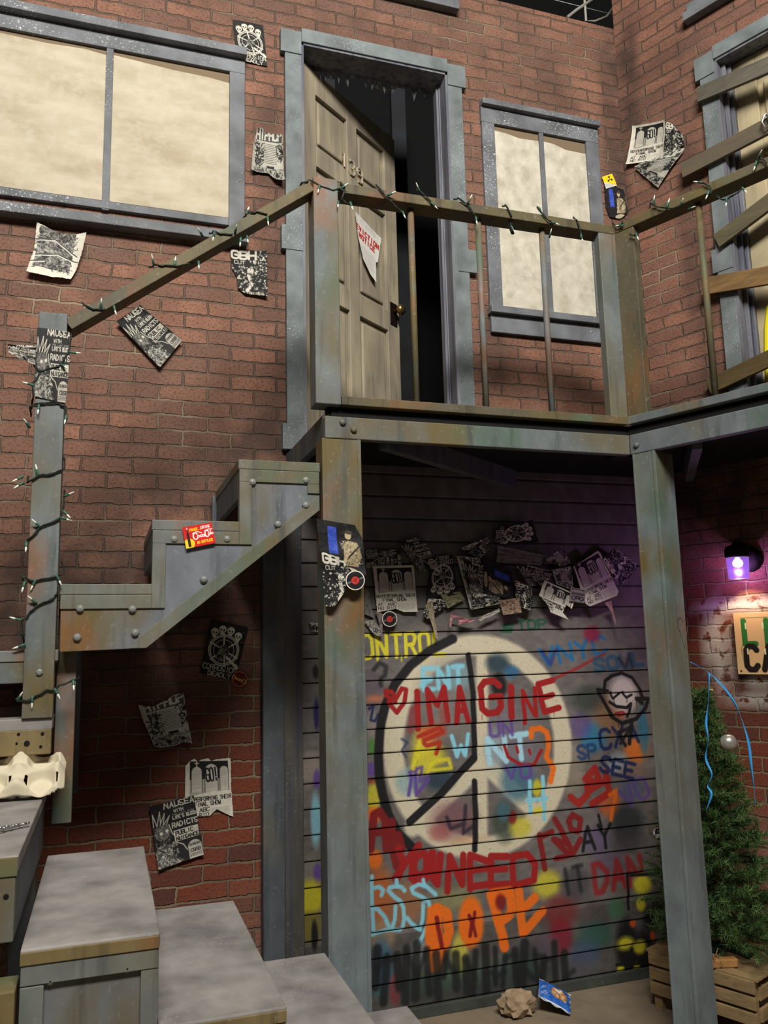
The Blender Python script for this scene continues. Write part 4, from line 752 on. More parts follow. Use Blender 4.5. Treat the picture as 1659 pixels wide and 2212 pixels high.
for x, y in ((545, 1042), (660, 1038), (660, 1092), (600, 1133), (490, 1165), (376, 1165), (440, 1252), (286, 1316), (173, 1315), (292, 1367), (167, 1377)):
    u, v = BF.px(x, y); obj('bolt', MB().lathe(BF.p(u, v, .0), BF.w, [(.014, 0), (.013, .008), (.009, .012), (.002, .014)], 8), M_bolt, st)
for a, b, z in ((.433, .735, 2.278), (.136, .44, 2.050), (-.153, .142, 1.828), (-.46, -.15, 1.614), (-1.2, -.16, 1.398)):
    obj('tread', MB().box(WORLD, a, b, z - .036, z, -3.60, -2.921), M_edge if z > 1.5 else M_tread, st, .003)
for x, z in ((.436, 2.242), (.139, 2.014)): obj('riser', MB().box(WORLD, x, x + .02, z - .105, z, -3.58, -2.96), M_dim, st, .002)
obj('riser', MB().box(WORLD, -1.2, -.25, 1.51, 1.578, -2.955, -2.925), M_steel, st, .003)
obj('riser', MB().box(WORLD, -1.2, -.162, 1.285, 1.364, -2.97, -2.921), M_ochre, st, .003)
obj('cleat', MB().box(WORLD, .42, .455, 2.08, 2.26, -3.62, -3.59), M_dim, st)
for x, y, r in ((40, 1586, .005), (92, 1585, .006), (58, 1606, .009), (88, 1613, .005), (36, 1606, .004)):
    u, v = BF.px(x, y, .002); obj('screw_hole', MB().lathe(BF.p(u, v, .002), BF.w, [(r, 0), (r, .0015), (.001, .0017)], 10), M_black, st)
obj('newel_post', MB().box(BF, -.252, -.160, 1.399, 2.762, -.055, .012), M_post, st, .003)
u, v = BF.px(85, 1452, .012); obj('bolt', MB().lathe(BF.p(u, v, .012), BF.w, [(.011, 0), (.011, .006), (.005, .009)], 6), M_bolt, st)
hr0, hr1 = BF.p(-.158, 2.728, -.043), BF.p(.716, 3.392, -.043)
obj('hand_rail', MB().beam(hr0, hr1, (0, 0, 1), .088, .042), M_rail, st, .003)
obj('stair_leg', MB().box(BF, -.157, -.096, 1.054, 1.80, -.11, -.075), M_steel, st, .003); obj('stair_leg', MB().box(W1, -.135, -.094, 1.054, 1.80, .03, .07), M_dim, st, .002)
# ------------------------------------------------------------------ lower flight and its landing
FY = 2.052
FF = Frame((0, FY, 0), (1, 0, 0), (0, -1, 0))
lo = thing('staircase', 'lower flight of broad grey treads descending in front of the graffiti wall', 'stairs', (.4, 2.5, 0))
steps = [(-.160, .131, .977), (.131, .421, .778), (.421, .730, .575), (.730, 1.022, .364), (1.022, 1.31, .165)]
for i, (a, b, z) in enumerate(steps):
    obj('tread', MB().box(WORLD, a, b, z - .032, z, -2.919, -FY), M_tread, lo, .004)
    obj('riser', MB().box(WORLD, b - .02, b - .002, max(0, z - .21), z - .03, -2.915, -FY - .02), M_steel, lo)
obj('stringer', MB().prism(FF, [(-.158, .25), (-.158, .947), (.129, .947), (.129, .747), (.419, .747), (.419, .544), (.728, .544), (.728, .333), (1.02, .333), (1.02, .133), (1.308, .133), (1.308, 0), (.5, 0)], -.04, -.012), M_panel, lo, .002)
mb = MB()
for a, b, z in steps: mb.box(FF, a + .002, b - .002, z - .075, z - .033, -.012, 0); mb.box(FF, b - .04, b - .002, max(.0, z - .28), z - .075, -.012, -.002)
mb.box(FF, -.158, -.11, .3, .90, -.012, 0)
obj('stringer_edging', mb, M_edge, lo, .002)
for a, b, z in steps: obj('tread_edge', MB().box(FF, a, b - .001, z - .033, z - .006, -.004, .003), M_ochre, lo, .002)
for x, y in ((109, 2117), (275, 2090)):
    u, v = FF.px(x, y, -.01); obj('bolt', MB().lathe(FF.p(u, v, -.012), FF.w, [(.012, 0), (.011, .006), (.007, .010), (.002, .012)], 8), M_bolt, lo)
FL = Frame((0, 2.085, 0), (1, 0, 0), (0, -1, 0))
obj('landing', MB().box(WORLD, -1.3, -.174, 1.13, 1.165, -3.01, -2.085), M_tread, lo, .003)
obj('landing_edge', MB().box(FL, -1.3, -.175, 1.122, 1.163, -.01, .003), M_ochre, lo, .002)
obj('landing_apron', MB().box(FL, -1.3, -.178, .985, 1.122, -.03, 0), M_steel, lo, .003)
obj('landing_apron', MB().box(WORLD, -.205, -.178, .985, 1.13, -3.0, -2.115), M_dim, lo, .003)
u, v = FL.px(13, 1937); obj('bolt_hole', MB().lathe(FL.p(u, v), FL.w, [(.006, 0), (.006, .001), (.001, .0012)], 10), M_black, lo)
obj('landing_post', MB().box(WORLD, -.25, -.166, 0, .90, -2.14, -2.045), M_ochre, lo, .004)
obj('landing_post', MB().box(WORLD, -.26, -.19, 0, 1.13, -2.99, -2.90), M_dim, lo, .004)
# ------------------------------------------------------------------ fairy lights
bm_ = MB().lathe((0, 0, 0), (0, 0, 1), [(.0042, -.004), (.0048, .004), (.0044, .016), (.0036, .018)], 8); tip_ = MB().lathe((0, 0, 0), (0, 0, 1), [(.0030, .017), (.0034, .022), (.0026, .030), (.0008, .037)], 8)
def mesh_of(mb, name, mat):
    me = bpy.data.meshes.new(name); me.from_pydata([tuple(v) for v in mb.v], [], mb.f); me.materials.append(mat)
    for p in me.polygons: p.use_smooth = True
    return me
ME_S, ME_T = mesh_of(bm_, 'socket', M_socket), mesh_of(tip_, 'bulb', M_bulb)
def lights(label, loc, cords, bulbs, fr, w):
    r = thing('string_lights', label, 'string lights', loc, 'unlit fairy lights wound on the rails')
    for q in cords:
        m = MB()
        pts = [fr.at(p[0], p[1], w if len(p) < 3 else p[2]) for p in q]; sm = []
        for i in range(len(pts) - 1):
            for k in range(4): f = k / 4; sm.append(pts[i].lerp(pts[i + 1], f) + Vector((0, 0, -.0025 * math.sin(math.pi * f))))
        sm.append(pts[-1]); m.tube(sm, .0028, 5); tw = [p + Vector((.003 * math.sin(i * 1.3), -.002, .003 * math.cos(i * 1.3))) for i, p in enumerate(sm)]; m.tube(tw, .0022, 5)
        obj('cord', m, M_cord, r, smooth=True)
    for x, y, X, Y in bulbs:
        a, b = fr.at(x, y, w), fr.at(X, Y, w + random.uniform(-.004, .02)); d = (b - a).normalized()
        s = bpy.data.objects.new('bulb_socket', ME_S); C.objects.link(s); s.parent = r; s.location = a - LOC[r.name]; s.rotation_euler = d.to_track_quat('Z', 'Y').to_euler()
        t_ = bpy.data.objects.new('bulb', ME_T); C.objects.link(t_); t_.parent = s
    return r
bk = -.066
lights('green-wired fairy lights spiralling down the newel post', BF.p(-.2, 1.45, .02),
    [[(153, 722), (152, 741), (145, 767), (127, 790), (90, 801), (78, 794), (74, 788, bk)], [(74, 788, bk), (87, 806), (70, 828), (72, 857), (67, 883, bk)], [(67, 900, bk), (66, 880), (75, 873), (87, 870), (127, 869), (142, 880), (144, 900), (140, 915, bk)],
     [(138, 990, bk), (140, 1003), (137, 1014), (108, 1023), (82, 1026), (58, 1043), (62, 1030, bk)], [(139, 1060, bk), (138, 1075), (137, 1095), (135, 1106), (130, 1118), (84, 1140), (59, 1169), (58, 1172, bk)],
     [(133, 1215, bk), (140, 1230), (135, 1240), (116, 1245), (75, 1254), (54, 1247), (46, 1243), (52, 1255, bk)], [(128, 1255, bk), (127, 1265), (122, 1284), (112, 1293), (77, 1309), (62, 1325), (47, 1342), (50, 1376), (52, 1392, bk)], [(172, 1462, bk), (159, 1469), (130, 1479), (116, 1489), (98, 1490), (72, 1507), (49, 1513), (36, 1510), (50, 1500, bk)]],
    [(152, 761, 174, 763), (133, 788, 143, 794), (72, 832, 55, 827), (84, 876, 82, 890), (143, 898, 140, 912), (63, 922, 59, 916), (48, 1030, 27, 1040), (50, 1043, 38, 1050), (82, 1026, 80, 1017), (140, 1072, 157, 1064), (86, 1138, 68, 1121), (137, 1104, 152, 1119), (132, 1118, 153, 1124), (57, 1172, 55, 1196), (76, 1254, 67, 1273), (123, 1244, 133, 1265), (53, 1258, 47, 1279), (77, 1302, 61, 1288), (45, 1340, 21, 1333), (52, 1393, 28, 1401), (38, 1512, 48, 1496), (70, 1506, 69, 1525), (119, 1489, 130, 1510), (158, 1470, 160, 1494)], BF, .018)
lights('fairy lights wound round the sloping stair handrail', BF.p(.3, 3.0, .02),
    [[(178, 655, -.07), (186, 661), (205, 668), (225, 668), (252, 655, -.07)], [(322, 578, -.07), (334, 572), (355, 573), (385, 574), (405, 570), (432, 562, -.07)], [(452, 505, -.07), (462, 500), (480, 505), (500, 506), (530, 497, -.07)], [(526, 470, -.07), (534, 460), (555, 457), (575, 462), (600, 470, -.07)], [(640, 415, -.07), (652, 396), (668, 388), (690, 400), (715, 410), (735, 408)]],
    [(218, 666, 219, 650), (332, 571, 329, 556), (377, 573, 379, 558), (429, 566, 430, 582), (246, 662, 250, 676), (463, 502, 460, 518), (437, 509, 432, 500), (508, 503, 510, 493), (532, 462, 536, 452), (578, 470, 580, 488), (534, 511, 536, 526), (520, 515, 518, 535)], BF, .004)
lights('fairy lights looped along the straight front balcony rail', BF.p(1.4, 3.38, .02),
    [[(735, 394), (745, 404), (738, 430), (750, 440), (765, 438, -.05)], [(812, 400, -.08), (818, 405), (834, 424), (850, 440), (872, 462), (880, 474, -.06)], [(900, 408, -.08), (905, 411), (922, 425), (938, 445)], [(980, 431, -.08), (990, 428), (1008, 440), (1020, 456), (1032, 474)], [(1085, 446, -.08), (1092, 443), (1100, 455), (1105, 468)], [(1160, 448, -.08), (1168, 458), (1185, 476), (1196, 481)], [(1238, 470, -.08), (1246, 475), (1252, 492), (1257, 515)]],
    [(690, 401, 687, 415), (736, 408, 748, 399), (757, 438, 763, 455), (731, 436, 729, 452), (838, 422, 852, 415), (870, 458, 877, 474), (906, 413, 901, 400), (932, 438, 944, 450), (1011, 438, 1017, 426), (1028, 470, 1031, 488), (1105, 490, 1112, 503), (1168, 457, 1162, 442), (1192, 480, 1210, 486), (1255, 508, 1261, 528), (1187, 512, 1190, 500)], BF, .008)
pg = [o for o in bpy.data.objects if o.name == 'string_lights.002'][0]; pa = BF.at(1104, 474, -.03); obj('plug', MB().tube([pa, BF.at(1103, 490, -.01), BF.at(1108, 503, .01)], .009, 8), M_black, pg)
lights('fairy lights looped along the angled right balcony rail', BR.p(.4, 3.38, .02),
    [[(1322, 483), (1336, 490), (1345, 479), (1342, 474, -.08)], [(1402, 450, -.08), (1405, 440), (1425, 448), (1455, 450), (1470, 444), (1476, 432, -.05)], [(1500, 392, -.08), (1520, 396), (1534, 402), (1536, 414), (1526, 428)], [(1548, 424), (1562, 432), (1575, 427), (1598, 412), (1607, 402, -.05)], [(1632, 352), (1640, 340), (1650, 345), (1655, 352)], [(1360, 507), (1372, 508), (1380, 503)]],
    [(1410, 441, 1414, 424), (1441, 447, 1446, 430), (1470, 445, 1476, 428), (1516, 394, 1497, 392), (1531, 414, 1524, 431), (1374, 505, 1380, 520), (1570, 428, 1568, 445), (1604, 406, 1611, 414), (1638, 342, 1644, 328), (1634, 350, 1630, 362), (1488, 452, 1512, 441), (1345, 487, 1332, 488)], BR, .010)
# ------------------------------------------------------------------ posters, stickers
def flyer(cv, fr, quad, w, label, cat='poster', name='flyer', group=None, **kw): o = sheet(name, cv, fr, quad, w, **kw); return tag(o, label, cat, group)
torn = lambda *p: list(p)
flyer(d_skulls(), W1, [(502, 42), (568, 55), (578, 144), (512, 130)], .006, 'skull-wheel flyer high on the brick right of the big papered window')
flyer(d_hiphop(), W1, [(549, 278), (608, 290), (612, 397), (539, 384)], .008, 'faded newsprint flyer with curled corners between big window and open door', mask=torn((.1, .02), (.3, 0), (.32, .05), (.95, .06), (1, .1), (1, 1), (.75, .98), (.55, .86), (0, .88), (0, .35)), curl=.02)
flyer(d_gbh(), W1, [(494, 541), (576, 545), (577, 643), (497, 634)], .007, 'black crowd flyer with torn lower left corner beside the open door casing', mask=torn((.02, 0), (1, 0), (1, 1), (.4, .98), (.2, .85), (.18, .6), (.06, .4)), curl=.008)
flyer(d_crumple(), W1, [(80, 487), (188, 507), (165, 611), (56, 592)], .012, 'crumpled white-edged photocopy stuck under the big papered window', mask=torn((0, 0), (.15, .02), (.6, .1), (1, .02), (.99, .4), (.95, .75), (.88, .97), (.45, 1), (0, .98), (.05, .5)), crumple=.012, curl=.012)
flyer(d_nausea(), W1, [(250, 697), (302, 662), (394, 737), (345, 797)], .010, 'spiky-statue flyer tilted on the brick below the sloping handrail', curl=.01)
flyer(d_nausea(), BF, [(80, 706), (154, 714), (147, 872), (72, 862)], .016, 'spiky-statue flyer wrapped on top of the newel post', mask=torn((.0, 0), (.95, .02), (1, .5), (.92, 1), (0, .96)), crumple=.002)
flyer(d_nausea(70), BF, [(17, 745), (80, 748), (78, 790), (18, 764)], .004, 'torn strip of spiky black flyer sticking out left of the newel post', cat='paper scrap', name='flyer_scrap', crumple=.006)
flyer(d_skulls(), W1, [(455, 1338), (536, 1354), (508, 1470), (431, 1455)], .006, 'skull-wheel flyer on the dark brick beneath the stair stringer')
flyer(d_coaster(), W1, [(500, 1449), (534, 1450), (534, 1484), (500, 1483)], .012, 'round maroon sticker with yellow script beneath the stair', 'sticker', 'sticker', crumple=.001)
flyer(d_hiphop(), W1, [(297, 1522), (396, 1494), (414, 1604), (330, 1618)], .012, 'HIP HOP newsprint flyer with wavy edges under the stair', mask=torn((0, .0), (.3, .12), (.6, .06), (.8, 0), (1, .02), (.98, .5), (1, 1), (.8, .96), (.5, 1), (.25, 1), (.05, .95), (0, .4)), curl=.015)
flyer(d_go(), W1, [(400, 1638), (498, 1636), (504, 1764), (398, 1778)], .006, 'tombstone flyer with torn bottom on the lower brick', mask=torn((0, .12), (.08, .05), (.2, .0), (.27, .06), (.35, .02), (.5, 0), (.56, .05), (.66, .02), (1, 0), (.98, .5), (1, 1), (.88, .95), (.66, .84), (.5, .94), (.25, .92), (.2, 1), (0, .7)))
flyer(d_nausea(120), W1, [(322, 1742), (418, 1717), (441, 1845), (341, 1879)], .010, 'spiky-statue flyer overlapping the tombstone flyer on the lower brick', curl=.004)
flyer(d_go(), W2, [(1370, 275), (1441, 261), (1436, 345), (1356, 358)], .008, 'tombstone flyer stuck on the angled right wall near the corner', curl=.012)
flyer(d_gbh(70), W2, [(1440, 262), (1466, 272), (1488, 318), (1430, 345)], .006, 'crumpled black crowd flyer tucked behind the tombstone flyer on the right wall', crumple=.012, mask=torn((0, 0), (.6, .02), (1, .35), (.95, .8), (.5, 1), (0, 1)))
flyer(d_hiphop(90), W2, [(1388, 352), (1482, 320), (1422, 406), (1370, 362)], .014, 'white-bordered crumpled flyer hanging corner-down below the tombstone flyer on the right wall', crumple=.010)
flyer(d_guitar(), W1, [(1304, 398), (1347, 408), (1358, 470), (1310, 478)], .008, 'black and blue musician flyer beside the narrow papered window', mask=torn((0, 0), (1, .02), (1, .85), (.6, 1), (.15, .9), (0, .6)))
flyer(d_radiation(), W1, [(1300, 382), (1322, 375), (1333, 401), (1309, 408)], .012, 'yellow trefoil warning sticker above the musician flyer', 'sticker', 'sticker', crumple=.001)
flyer(d_evict(), LF, [(765, 456), (822, 513), (812, 612), (768, 562)], .012, 'white EVICTION NOTICE in red on the open door', 'notice', 'eviction_notice', mask=torn((0, 0), (1, .02), (.97, .55), (.9, .6), (.97, 1), (.7, .96), (.35, .8), (.12, .45)), curl=.004, crumple=.001)
flyer(d_guitar(130), BF, [(682, 1121), (780, 1137), (790, 1244), (693, 1236)], .010, 'black musician flyer with blue block wrapped on the left balcony post', crumple=.008, mask=torn((0, 0), (.85, .0), (1, .25), (1, 1), (.1, 1), (0, .55)))
flyer(d_gbh(120), BF, [(690, 1190), (764, 1212), (772, 1285), (698, 1322)], .016, 'black crowd flyer with big white letters hanging below the musician flyer on the post', crumple=.010, mask=torn((.0, .0), (.6, .02), (.95, .35), (.95, .55), (.55, .85), (.3, 1), (.05, .92)))
flyer(d_record(), BF, [(746, 1232), (788, 1232), (788, 1275), (746, 1275)], .036, 'round black record sticker with red label on the left balcony post', 'sticker', 'sticker', crumple=.001)
flyer(d_cola(), BF, [(393, 1139), (457, 1128), (466, 1173), (402, 1186)], .014, 'red soft-drink sticker with bottle on the stair stringer', 'sticker', 'sticker', crumple=.001)
# the collage over the graffiti
PA, PB = (770, 1120, 4.879), (1060, 1100, 4.879); ww = .026; gr = 'collage of torn flyers on the graffiti siding'
CO = [(d_nausea(100), PA, [(470, 325), (480, 525), (100, 525), (90, 330)], 'black flyer turned on its side at the left end of the collage', None),
 (d_scrap((.55, .53, .50), (.2, .2, .2))(60), PA, [(80, 720), (120, 700), (190, 1050), (80, 1040)], 'torn grey paper strip tucked behind the left balcony post', torn((0, 0), (1, .2), (.8, .5), (1, 1), (0, .9))),
 (d_scrap((.66, .64, .6), (.1, .1, .1), 60)(60), PA, [(80, 1080), (180, 1050), (290, 1230), (170, 1360)], 'black and white torn tail hanging over the yellow letters by the post', torn((0, 0), (.9, .05), (1, .5), (.8, 1), (.6, .8), (.3, .5))),
 (d_go(140), PA, [(165, 500), (600, 490), (642, 985), (190, 990)], 'big tombstone flyer at left of the collage', torn((0, 0), (1, 0), (1, 1), (.68, 1), (.5, .93), (.05, 1))),
 (d_scrap((.58, .52, .5), (.3, .26, .24))(50), PA, [(190, 960), (300, 985), (270, 1290), (240, 1260)], 'thin torn strip trailing below the big tombstone flyer', torn((0, 0), (1, .1), (.8, .6), (1, 1), (.5, .8))),
 (d_skulls(120), PA, [(1075, 800), (735, 850), (800, 410), (1010, 380)], 'skull-wheel flyer pasted upside down in the collage', None),
 (d_scrap((.60, .58, .46), (.34, .36, .22), 60)(60), PA, [(880, 800), (1090, 770), (1140, 850), (960, 950)], 'greenish stained blank scrap under the upside-down skull flyer', None),
 (d_nausea(110), PA, [(435, 232), (700, 180), (860, 510), (610, 590)], 'tilted spiky-statue flyer over the top of the big tombstone flyer', torn((0, 0), (.4, .05), (.7, 0), (1, .3), (1, 1), (.3, 1), (.1, .6))),
 (d_gbh(90), PA, [(700, 850), (960, 820), (900, 1080), (660, 1060)], 'ragged black crowd flyer hanging low at left of the pink strip', torn((.2, 0), (.9, .1), (1, .4), (.6, .7), (.4, 1), (.1, .8))),
 (d_scrap((.66, .60, .50), (.28, .24, .2))(60), PA, [(715, 890), (800, 850), (856, 1275), (800, 1275)], 'long curled cream strip hanging down to the yellow letters', torn((0, .05), (1, 0), (.9, .5), (1, 1), (.6, .95), (.3, .5))),
 (d_hiphop(100), PA, [(1050, 390), (1300, 420), (1330, 820), (1200, 960)], 'dark newsprint flyer creased at the middle of the collage', None),
 (d_gbh(90), PA, [(1080, 320), (1400, 185), (1410, 300), (1300, 430)], 'black wedge-shaped flyer with white letters at the top middle of the collage', None),
 (d_nausea(110), PA, [(1120, 420), (1420, 520), (1480, 800), (1200, 800)], 'black flyer with PUBLIC block turned at the middle of the collage', None),
 (d_gbh(100), PA, [(1210, 790), (1480, 800), (1560, 890), (1210, 965)], 'crowd flyer strip along the bottom middle of the collage', None),
 (d_guitar(110), PA, [(1640, 560), (1650, 850), (1340, 800), (1330, 380)], 'black flyer with blue bar turned sideways in the collage', None),
 (d_scrap((.70, .48, .50), (.5, .2, .24))(60), PA, [(985, 1000), (1290, 1050), (1230, 1085), (975, 1150)], 'pink paper strip under the middle of the collage', torn((0, 0), (1, .5), (1, 1), (.35, .9), (.3, .3), (.1, .3), (.1, 1), (0, 1))),
 (d_scrap((.66, .64, .60), (.4, .4, .4), 10)(60), PA, [(1270, 1040), (1500, 945), (1530, 985), (1300, 1090)], 'white paper strip running up from the pink strip', torn((0, .2), (1, 0), (.95, .7), (.3, 1), (0, .9))),
 (d_skulls(120), PB, [(438, 112), (500, 350), (40, 375), (58, 190)], 'skull-wheel flyer on its side, topmost of the collage', None),
 (d_scrap((.50, .48, .46), (.24, .24, .24), 90)(90), PB, [(70, 380), (558, 482), (530, 595), (55, 560)], 'long grey framed flyer just below the topmost skull flyer', None),
 (d_nausea(110), PB, [(250, 560), (670, 640), (600, 830), (330, 800)], 'black flyer with white spikes right of the blue bar', torn((0, .1), (.3, 0), (1, .1), (.9, .9), (.3, 1), (.1, .6))),
 (d_gbh(100), PB, [(225, 740), (450, 800), (430, 1070), (290, 1060)], 'crowd flyer above the green sprayed word', torn((.1, 0), (.9, .1), (1, .6), (.9, 1), (.2, .9), (0, .5))),
 (d_scrap((.62, .54, .44), (.32, .2, .14), 70)(60), PB, [(90, 960), (300, 930), (325, 1090), (125, 1118)], 'orange-stained scrap just above the green sprayed word', None),
 (d_hiphop(90), PB, [(640, 640), (850, 600), (870, 860), (690, 790)], 'newsprint flyer behind the boombox sticker', None),
 (d_hiphop(80), PB, [(575, 540), (740, 385), (840, 560), (690, 665)], 'small tilted diamond flyer at top right of the collage', torn((0, 0), (.7, .05), (.75, .3), (1, 0), (1, 1), (.4, .95))),
 (d_go(110), PB, [(560, 745), (895, 895), (815, 1180), (470, 1010)], 'tilted tombstone flyer torn into a ragged tail right of the green sprayed word', torn((0, 0), (1, 0), (1, .55), (.8, .5), (.78, .8), (1, .95), (.45, 1), (.3, .8), (0, .6))),
 (d_go(130), PB, [(838, 590), (1140, 428), (1360, 900), (1010, 1040)], 'large tilted tombstone flyer at the right end of the collage', torn((.05, .05), (.95, 0), (1, .1), (1, .92), (.9, 1), (.1, 1), (0, .9))),
 (d_gbh(110), PB, [(1170, 520), (1365, 825), (1565, 600), (1310, 398)], 'crowd flyer with big sideways letters, rightmost of the collage', None),
 (d_scrap((.74, .56, .58), (.5, .3, .34))(50), PB, [(1195, 985), (1265, 960), (1325, 1220), (1290, 1230)], 'pink torn tail hanging under the rightmost tombstone flyer', torn((0, 0), (1, 0), (.9, .5), (1, .85), (.5, 1), (.6, .5)))]
for i, (cv, Z, q, lab, mk) in enumerate(CO):
    flyer(cv, W1, q, ww + .0022 * i, lab + '', 'poster' if 'flyer' in lab.split(' ')[0:6] or 'flyer' in lab else 'paper scrap', 'flyer' if 'flyer' in lab else 'flyer_scrap', gr, mask=mk, crumple=.005, Z=Z)
flyer(d_record(), W1, [(825, 1320), (858, 1320), (858, 1354), (825, 1354)], .052, 'round black record sticker with red label on the graffiti siding', 'sticker', 'sticker', crumple=.001)
flyer(d_boombox(), W1, [(842, 818), (1002, 850), (990, 992), (830, 965)], ww + .07, 'small portable-stereo sticker between the two tilted tombstone flyers', 'sticker', 'sticker', Z=PB, crumple=.001)
flyer(d_gbh(40), W1, [(668, 1344), (688, 1346), (690, 1366), (670, 1364)], .024, 'tiny dark torn scrap on siding left of the balcony post', 'paper scrap', 'flyer_scrap')
# ------------------------------------------------------------------ cafe sign and porch lamp on the right wall
cs = d_sign(); n0, n1 = W2.px(1585, 1325, .02), W2.px(1595, 1456, .02)
hs = n0[1] - n1[1]; ss = sheet('cafe_sign', cs, Frame(W2.p(n0[0], n1[1]), W2.u, W2.w), [(0, 0)] * 4, 0) if 0 else None
Us, Vs = np.meshgrid((np.arange(cs.w) + .5) / cs.w, (np.arange(cs.h) + .5) / cs.h); sw = hs * 200 / 150
Ws = np.array(W2.p(n0[0], n0[1], .03)) + (Us * sw)[..., None] * np.array(W2.u) - (Vs * hs)[..., None] * np.array([0, 0, 1.]); idx = np.arange(cs.h * cs.w).reshape(cs.h, cs.w)
sg = thing('cafe_sign', 'cream wooden cafe sign with green and black letters under the porch lamp', 'sign', W2.p(n0[0] + sw / 2, n1[1], .02))
fo = grid_mesh('sign_face', Ws.reshape(-1, 3) - np.array(LOC[sg.name]), np.stack([idx[:-1, :-1], idx[1:, :-1], idx[1:, 1:], idx[:-1, 1:]], -1).reshape(-1, 4), s2l(cs.a).reshape(-1, 3), M_paint); C.objects.link(fo); fo.parent = sg
obj('sign_board', MB().box(W2, n0[0] - .001, n0[0] + sw + .001, n1[1] - .001, n0[1] + .001, .004, .0295), plain('sign_edge', rgb(190, 165, 120)), sg, .002)
lu, lv = W2.px(1594, 1222, .10)
lp = thing('porch_lamp', 'black porch lamp with glowing purple ribbed jar on the right brick wall', 'lamp', W2.p(lu, lv - .06, 0))
ax = W2.p(lu, lv, .10)
obj('wall_plate', MB().lathe(W2.p(lu + .012, lv + .035, 0), W2.w, [(.062, 0), (.062, .012), (.045, .03), (.03, .036)], 28), M_black, lp, smooth=True)
obj('hood', MB().lathe(ax + Vector((0, 0, .042)), (0, 0, 1), [(.054, -.002), (.056, .03), (.048, .05), (.012, .06)], 28).tube([W2.p(lu + .012, lv + .06, .02), W2.p(lu + .005, lv + .085, .06), ax + Vector((0, 0, .09))], .03, 12), M_black, lp, smooth=True)
t = NT('purple_ribbed_plastic', .3); nt = t.t
tr = t.n('ShaderNodeBsdfTransparent'); tr.inputs[0].default_value = (.42, .22, .95, 1); em = t.n('ShaderNodeEmission'); em.inputs[0].default_value = (.52, .22, 1, 1); em.inputs[1].default_value = 1.1
gl = t.n('ShaderNodeBsdfGlossy'); gl.inputs['Roughness'].default_value = .25; a1 = t.n('ShaderNodeMixShader'); a1.inputs[0].default_value = .12; t.l(tr.outputs[0], a1.inputs[1]); t.l(gl.outputs[0], a1.inputs[2])
a2 = t.n('ShaderNodeMixShader'); a2.inputs[0].default_value = .45; t.l(a1.outputs[0], a2.inputs[1]); t.l(em.outputs[0], a2.inputs[2]); t.l(a2.outputs[0], nt.nodes['Material Output'].inputs[0])
pj = []
for i in range(19): h = .038 - .0054 * i; pj += [(.0515 - i * .0003, h), (.0497 - i * .0003, h - .0023)]
m = MB(); o_, K0 = ax, len(pj)
for r_, h_ in pj:
    for j in range(28): q = 2 * math.pi * j / 28; m.v.append(o_ + Vector((math.cos(q) * r_, math.sin(q) * r_, h_)))
for i in range(K0 - 1):
    for j in range(28): j2 = (j + 1) % 28; m.f.append([i * 28 + j, i * 28 + j2, (i + 1) * 28 + j2, (i + 1) * 28 + j])
obj('jar', m, t.m, lp, smooth=True)
obj('bulb', MB().lathe(ax + Vector((0, 0, .005)), (0, 0, 1), [(.004, -.012), (.018, -.008), (.024, .004), (.022, .016), (.012, .028), (.010, .034)], 16), plain('glowing_bulb', (1, 1, 1, 1), .5, 0, ((1, .82, .95, 1), 14)), lp, smooth=True)
pl = bpy.data.lights.new('porch_bulb_light', 'POINT'); pl.energy = 9; pl.color = (1, .70, .56); pl.shadow_soft_size = .01; plo = bpy.data.objects.new('porch_bulb_light', pl); C.objects.link(plo); plo.location = ax + Vector((0, 0, -.016))
# ------------------------------------------------------------------ slatted crate with the little tree
c0 = Vector((2.298, 3.335, 0)); CRF = Frame(c0, W2.u, W2.w); CL, CDp, CH = .47, .40, .245
M_slat = wood('pale_crate_slat', (150, 126, 88), (114, 98, 72), (2, 2, 12)); cr_ = thing('slatted_crate', 'low pale wooden slatted crate on the floor under the little Christmas tree', 'crate', CRF.p(CL / 2, 0, -CDp / 2))
for z0 in (.065, .125, .185): obj('slat', MB().box(CRF, 0, CL, z0 + .002, z0 + .05, -.016, 0), M_slat, cr_, .002); obj('slat', MB().box(CRF, 0, CL, z0 + .002, z0 + .05, -CDp, -CDp + .016), M_slat, cr_, .002)
for k in range(6): w0 = -CDp + k * CDp / 6 + .004; obj('top_slat', MB().box(CRF, -.012, CL + .012, CH - .012, CH, w0, w0 + CDp / 6 - .010), M_slat, cr_, .002)
for u_ in (.008, CL - .045):
    for w_ in (-.05, -CDp + .016): obj('leg', MB().box(CRF, u_, u_ + .036, 0, CH - .012, w_, w_ + .034), M_slat, cr_, .002)
for x in (0, CL - .014):
    for z0 in (.07, .15): obj('end_slat', MB().box(CRF, x, x + .014, z0, z0 + .05, -CDp + .05, -.05), M_slat, cr_, .002)
tc = CRF.p(.245, CH, -.215)
tr_ = thing('christmas_tree', 'small dark green artificial Christmas tree standing on the slatted crate', 'tree', tc)
obj('trunk', MB().tube([tc, tc + Vector((0, 0, .6)), tc + Vector((-.005, 0, 1.05))], .016, 8, .006), plain('tree_pole', rgb(60, 48, 34), .8), tr_)
for a in (0, 90, 180, 270): obj('stand_foot', MB().beam(tc + Vector((0, 0, .03)), tc + Vector((.12 * math.cos(math.radians(a + 20)), .12 * math.sin(math.radians(a + 20)), .008)), (0, 0, 1), .02, .014), plain('green_stand', rgb(24, 50, 40), .5), tr_)
t = NT('tinsel_needles', .55); c = t.mix(t.ramp(t.noise(14, 3), .35, .7), rgb(36, 64, 32), rgb(88, 118, 62)); c = t.mix(t.ramp(t.noise(45, 2), .66, .72), c, rgb(112, 130, 70)); t.col(c); M_ned = t.m
wood_m = plain('branch_wire', rgb(34, 40, 26), .8)
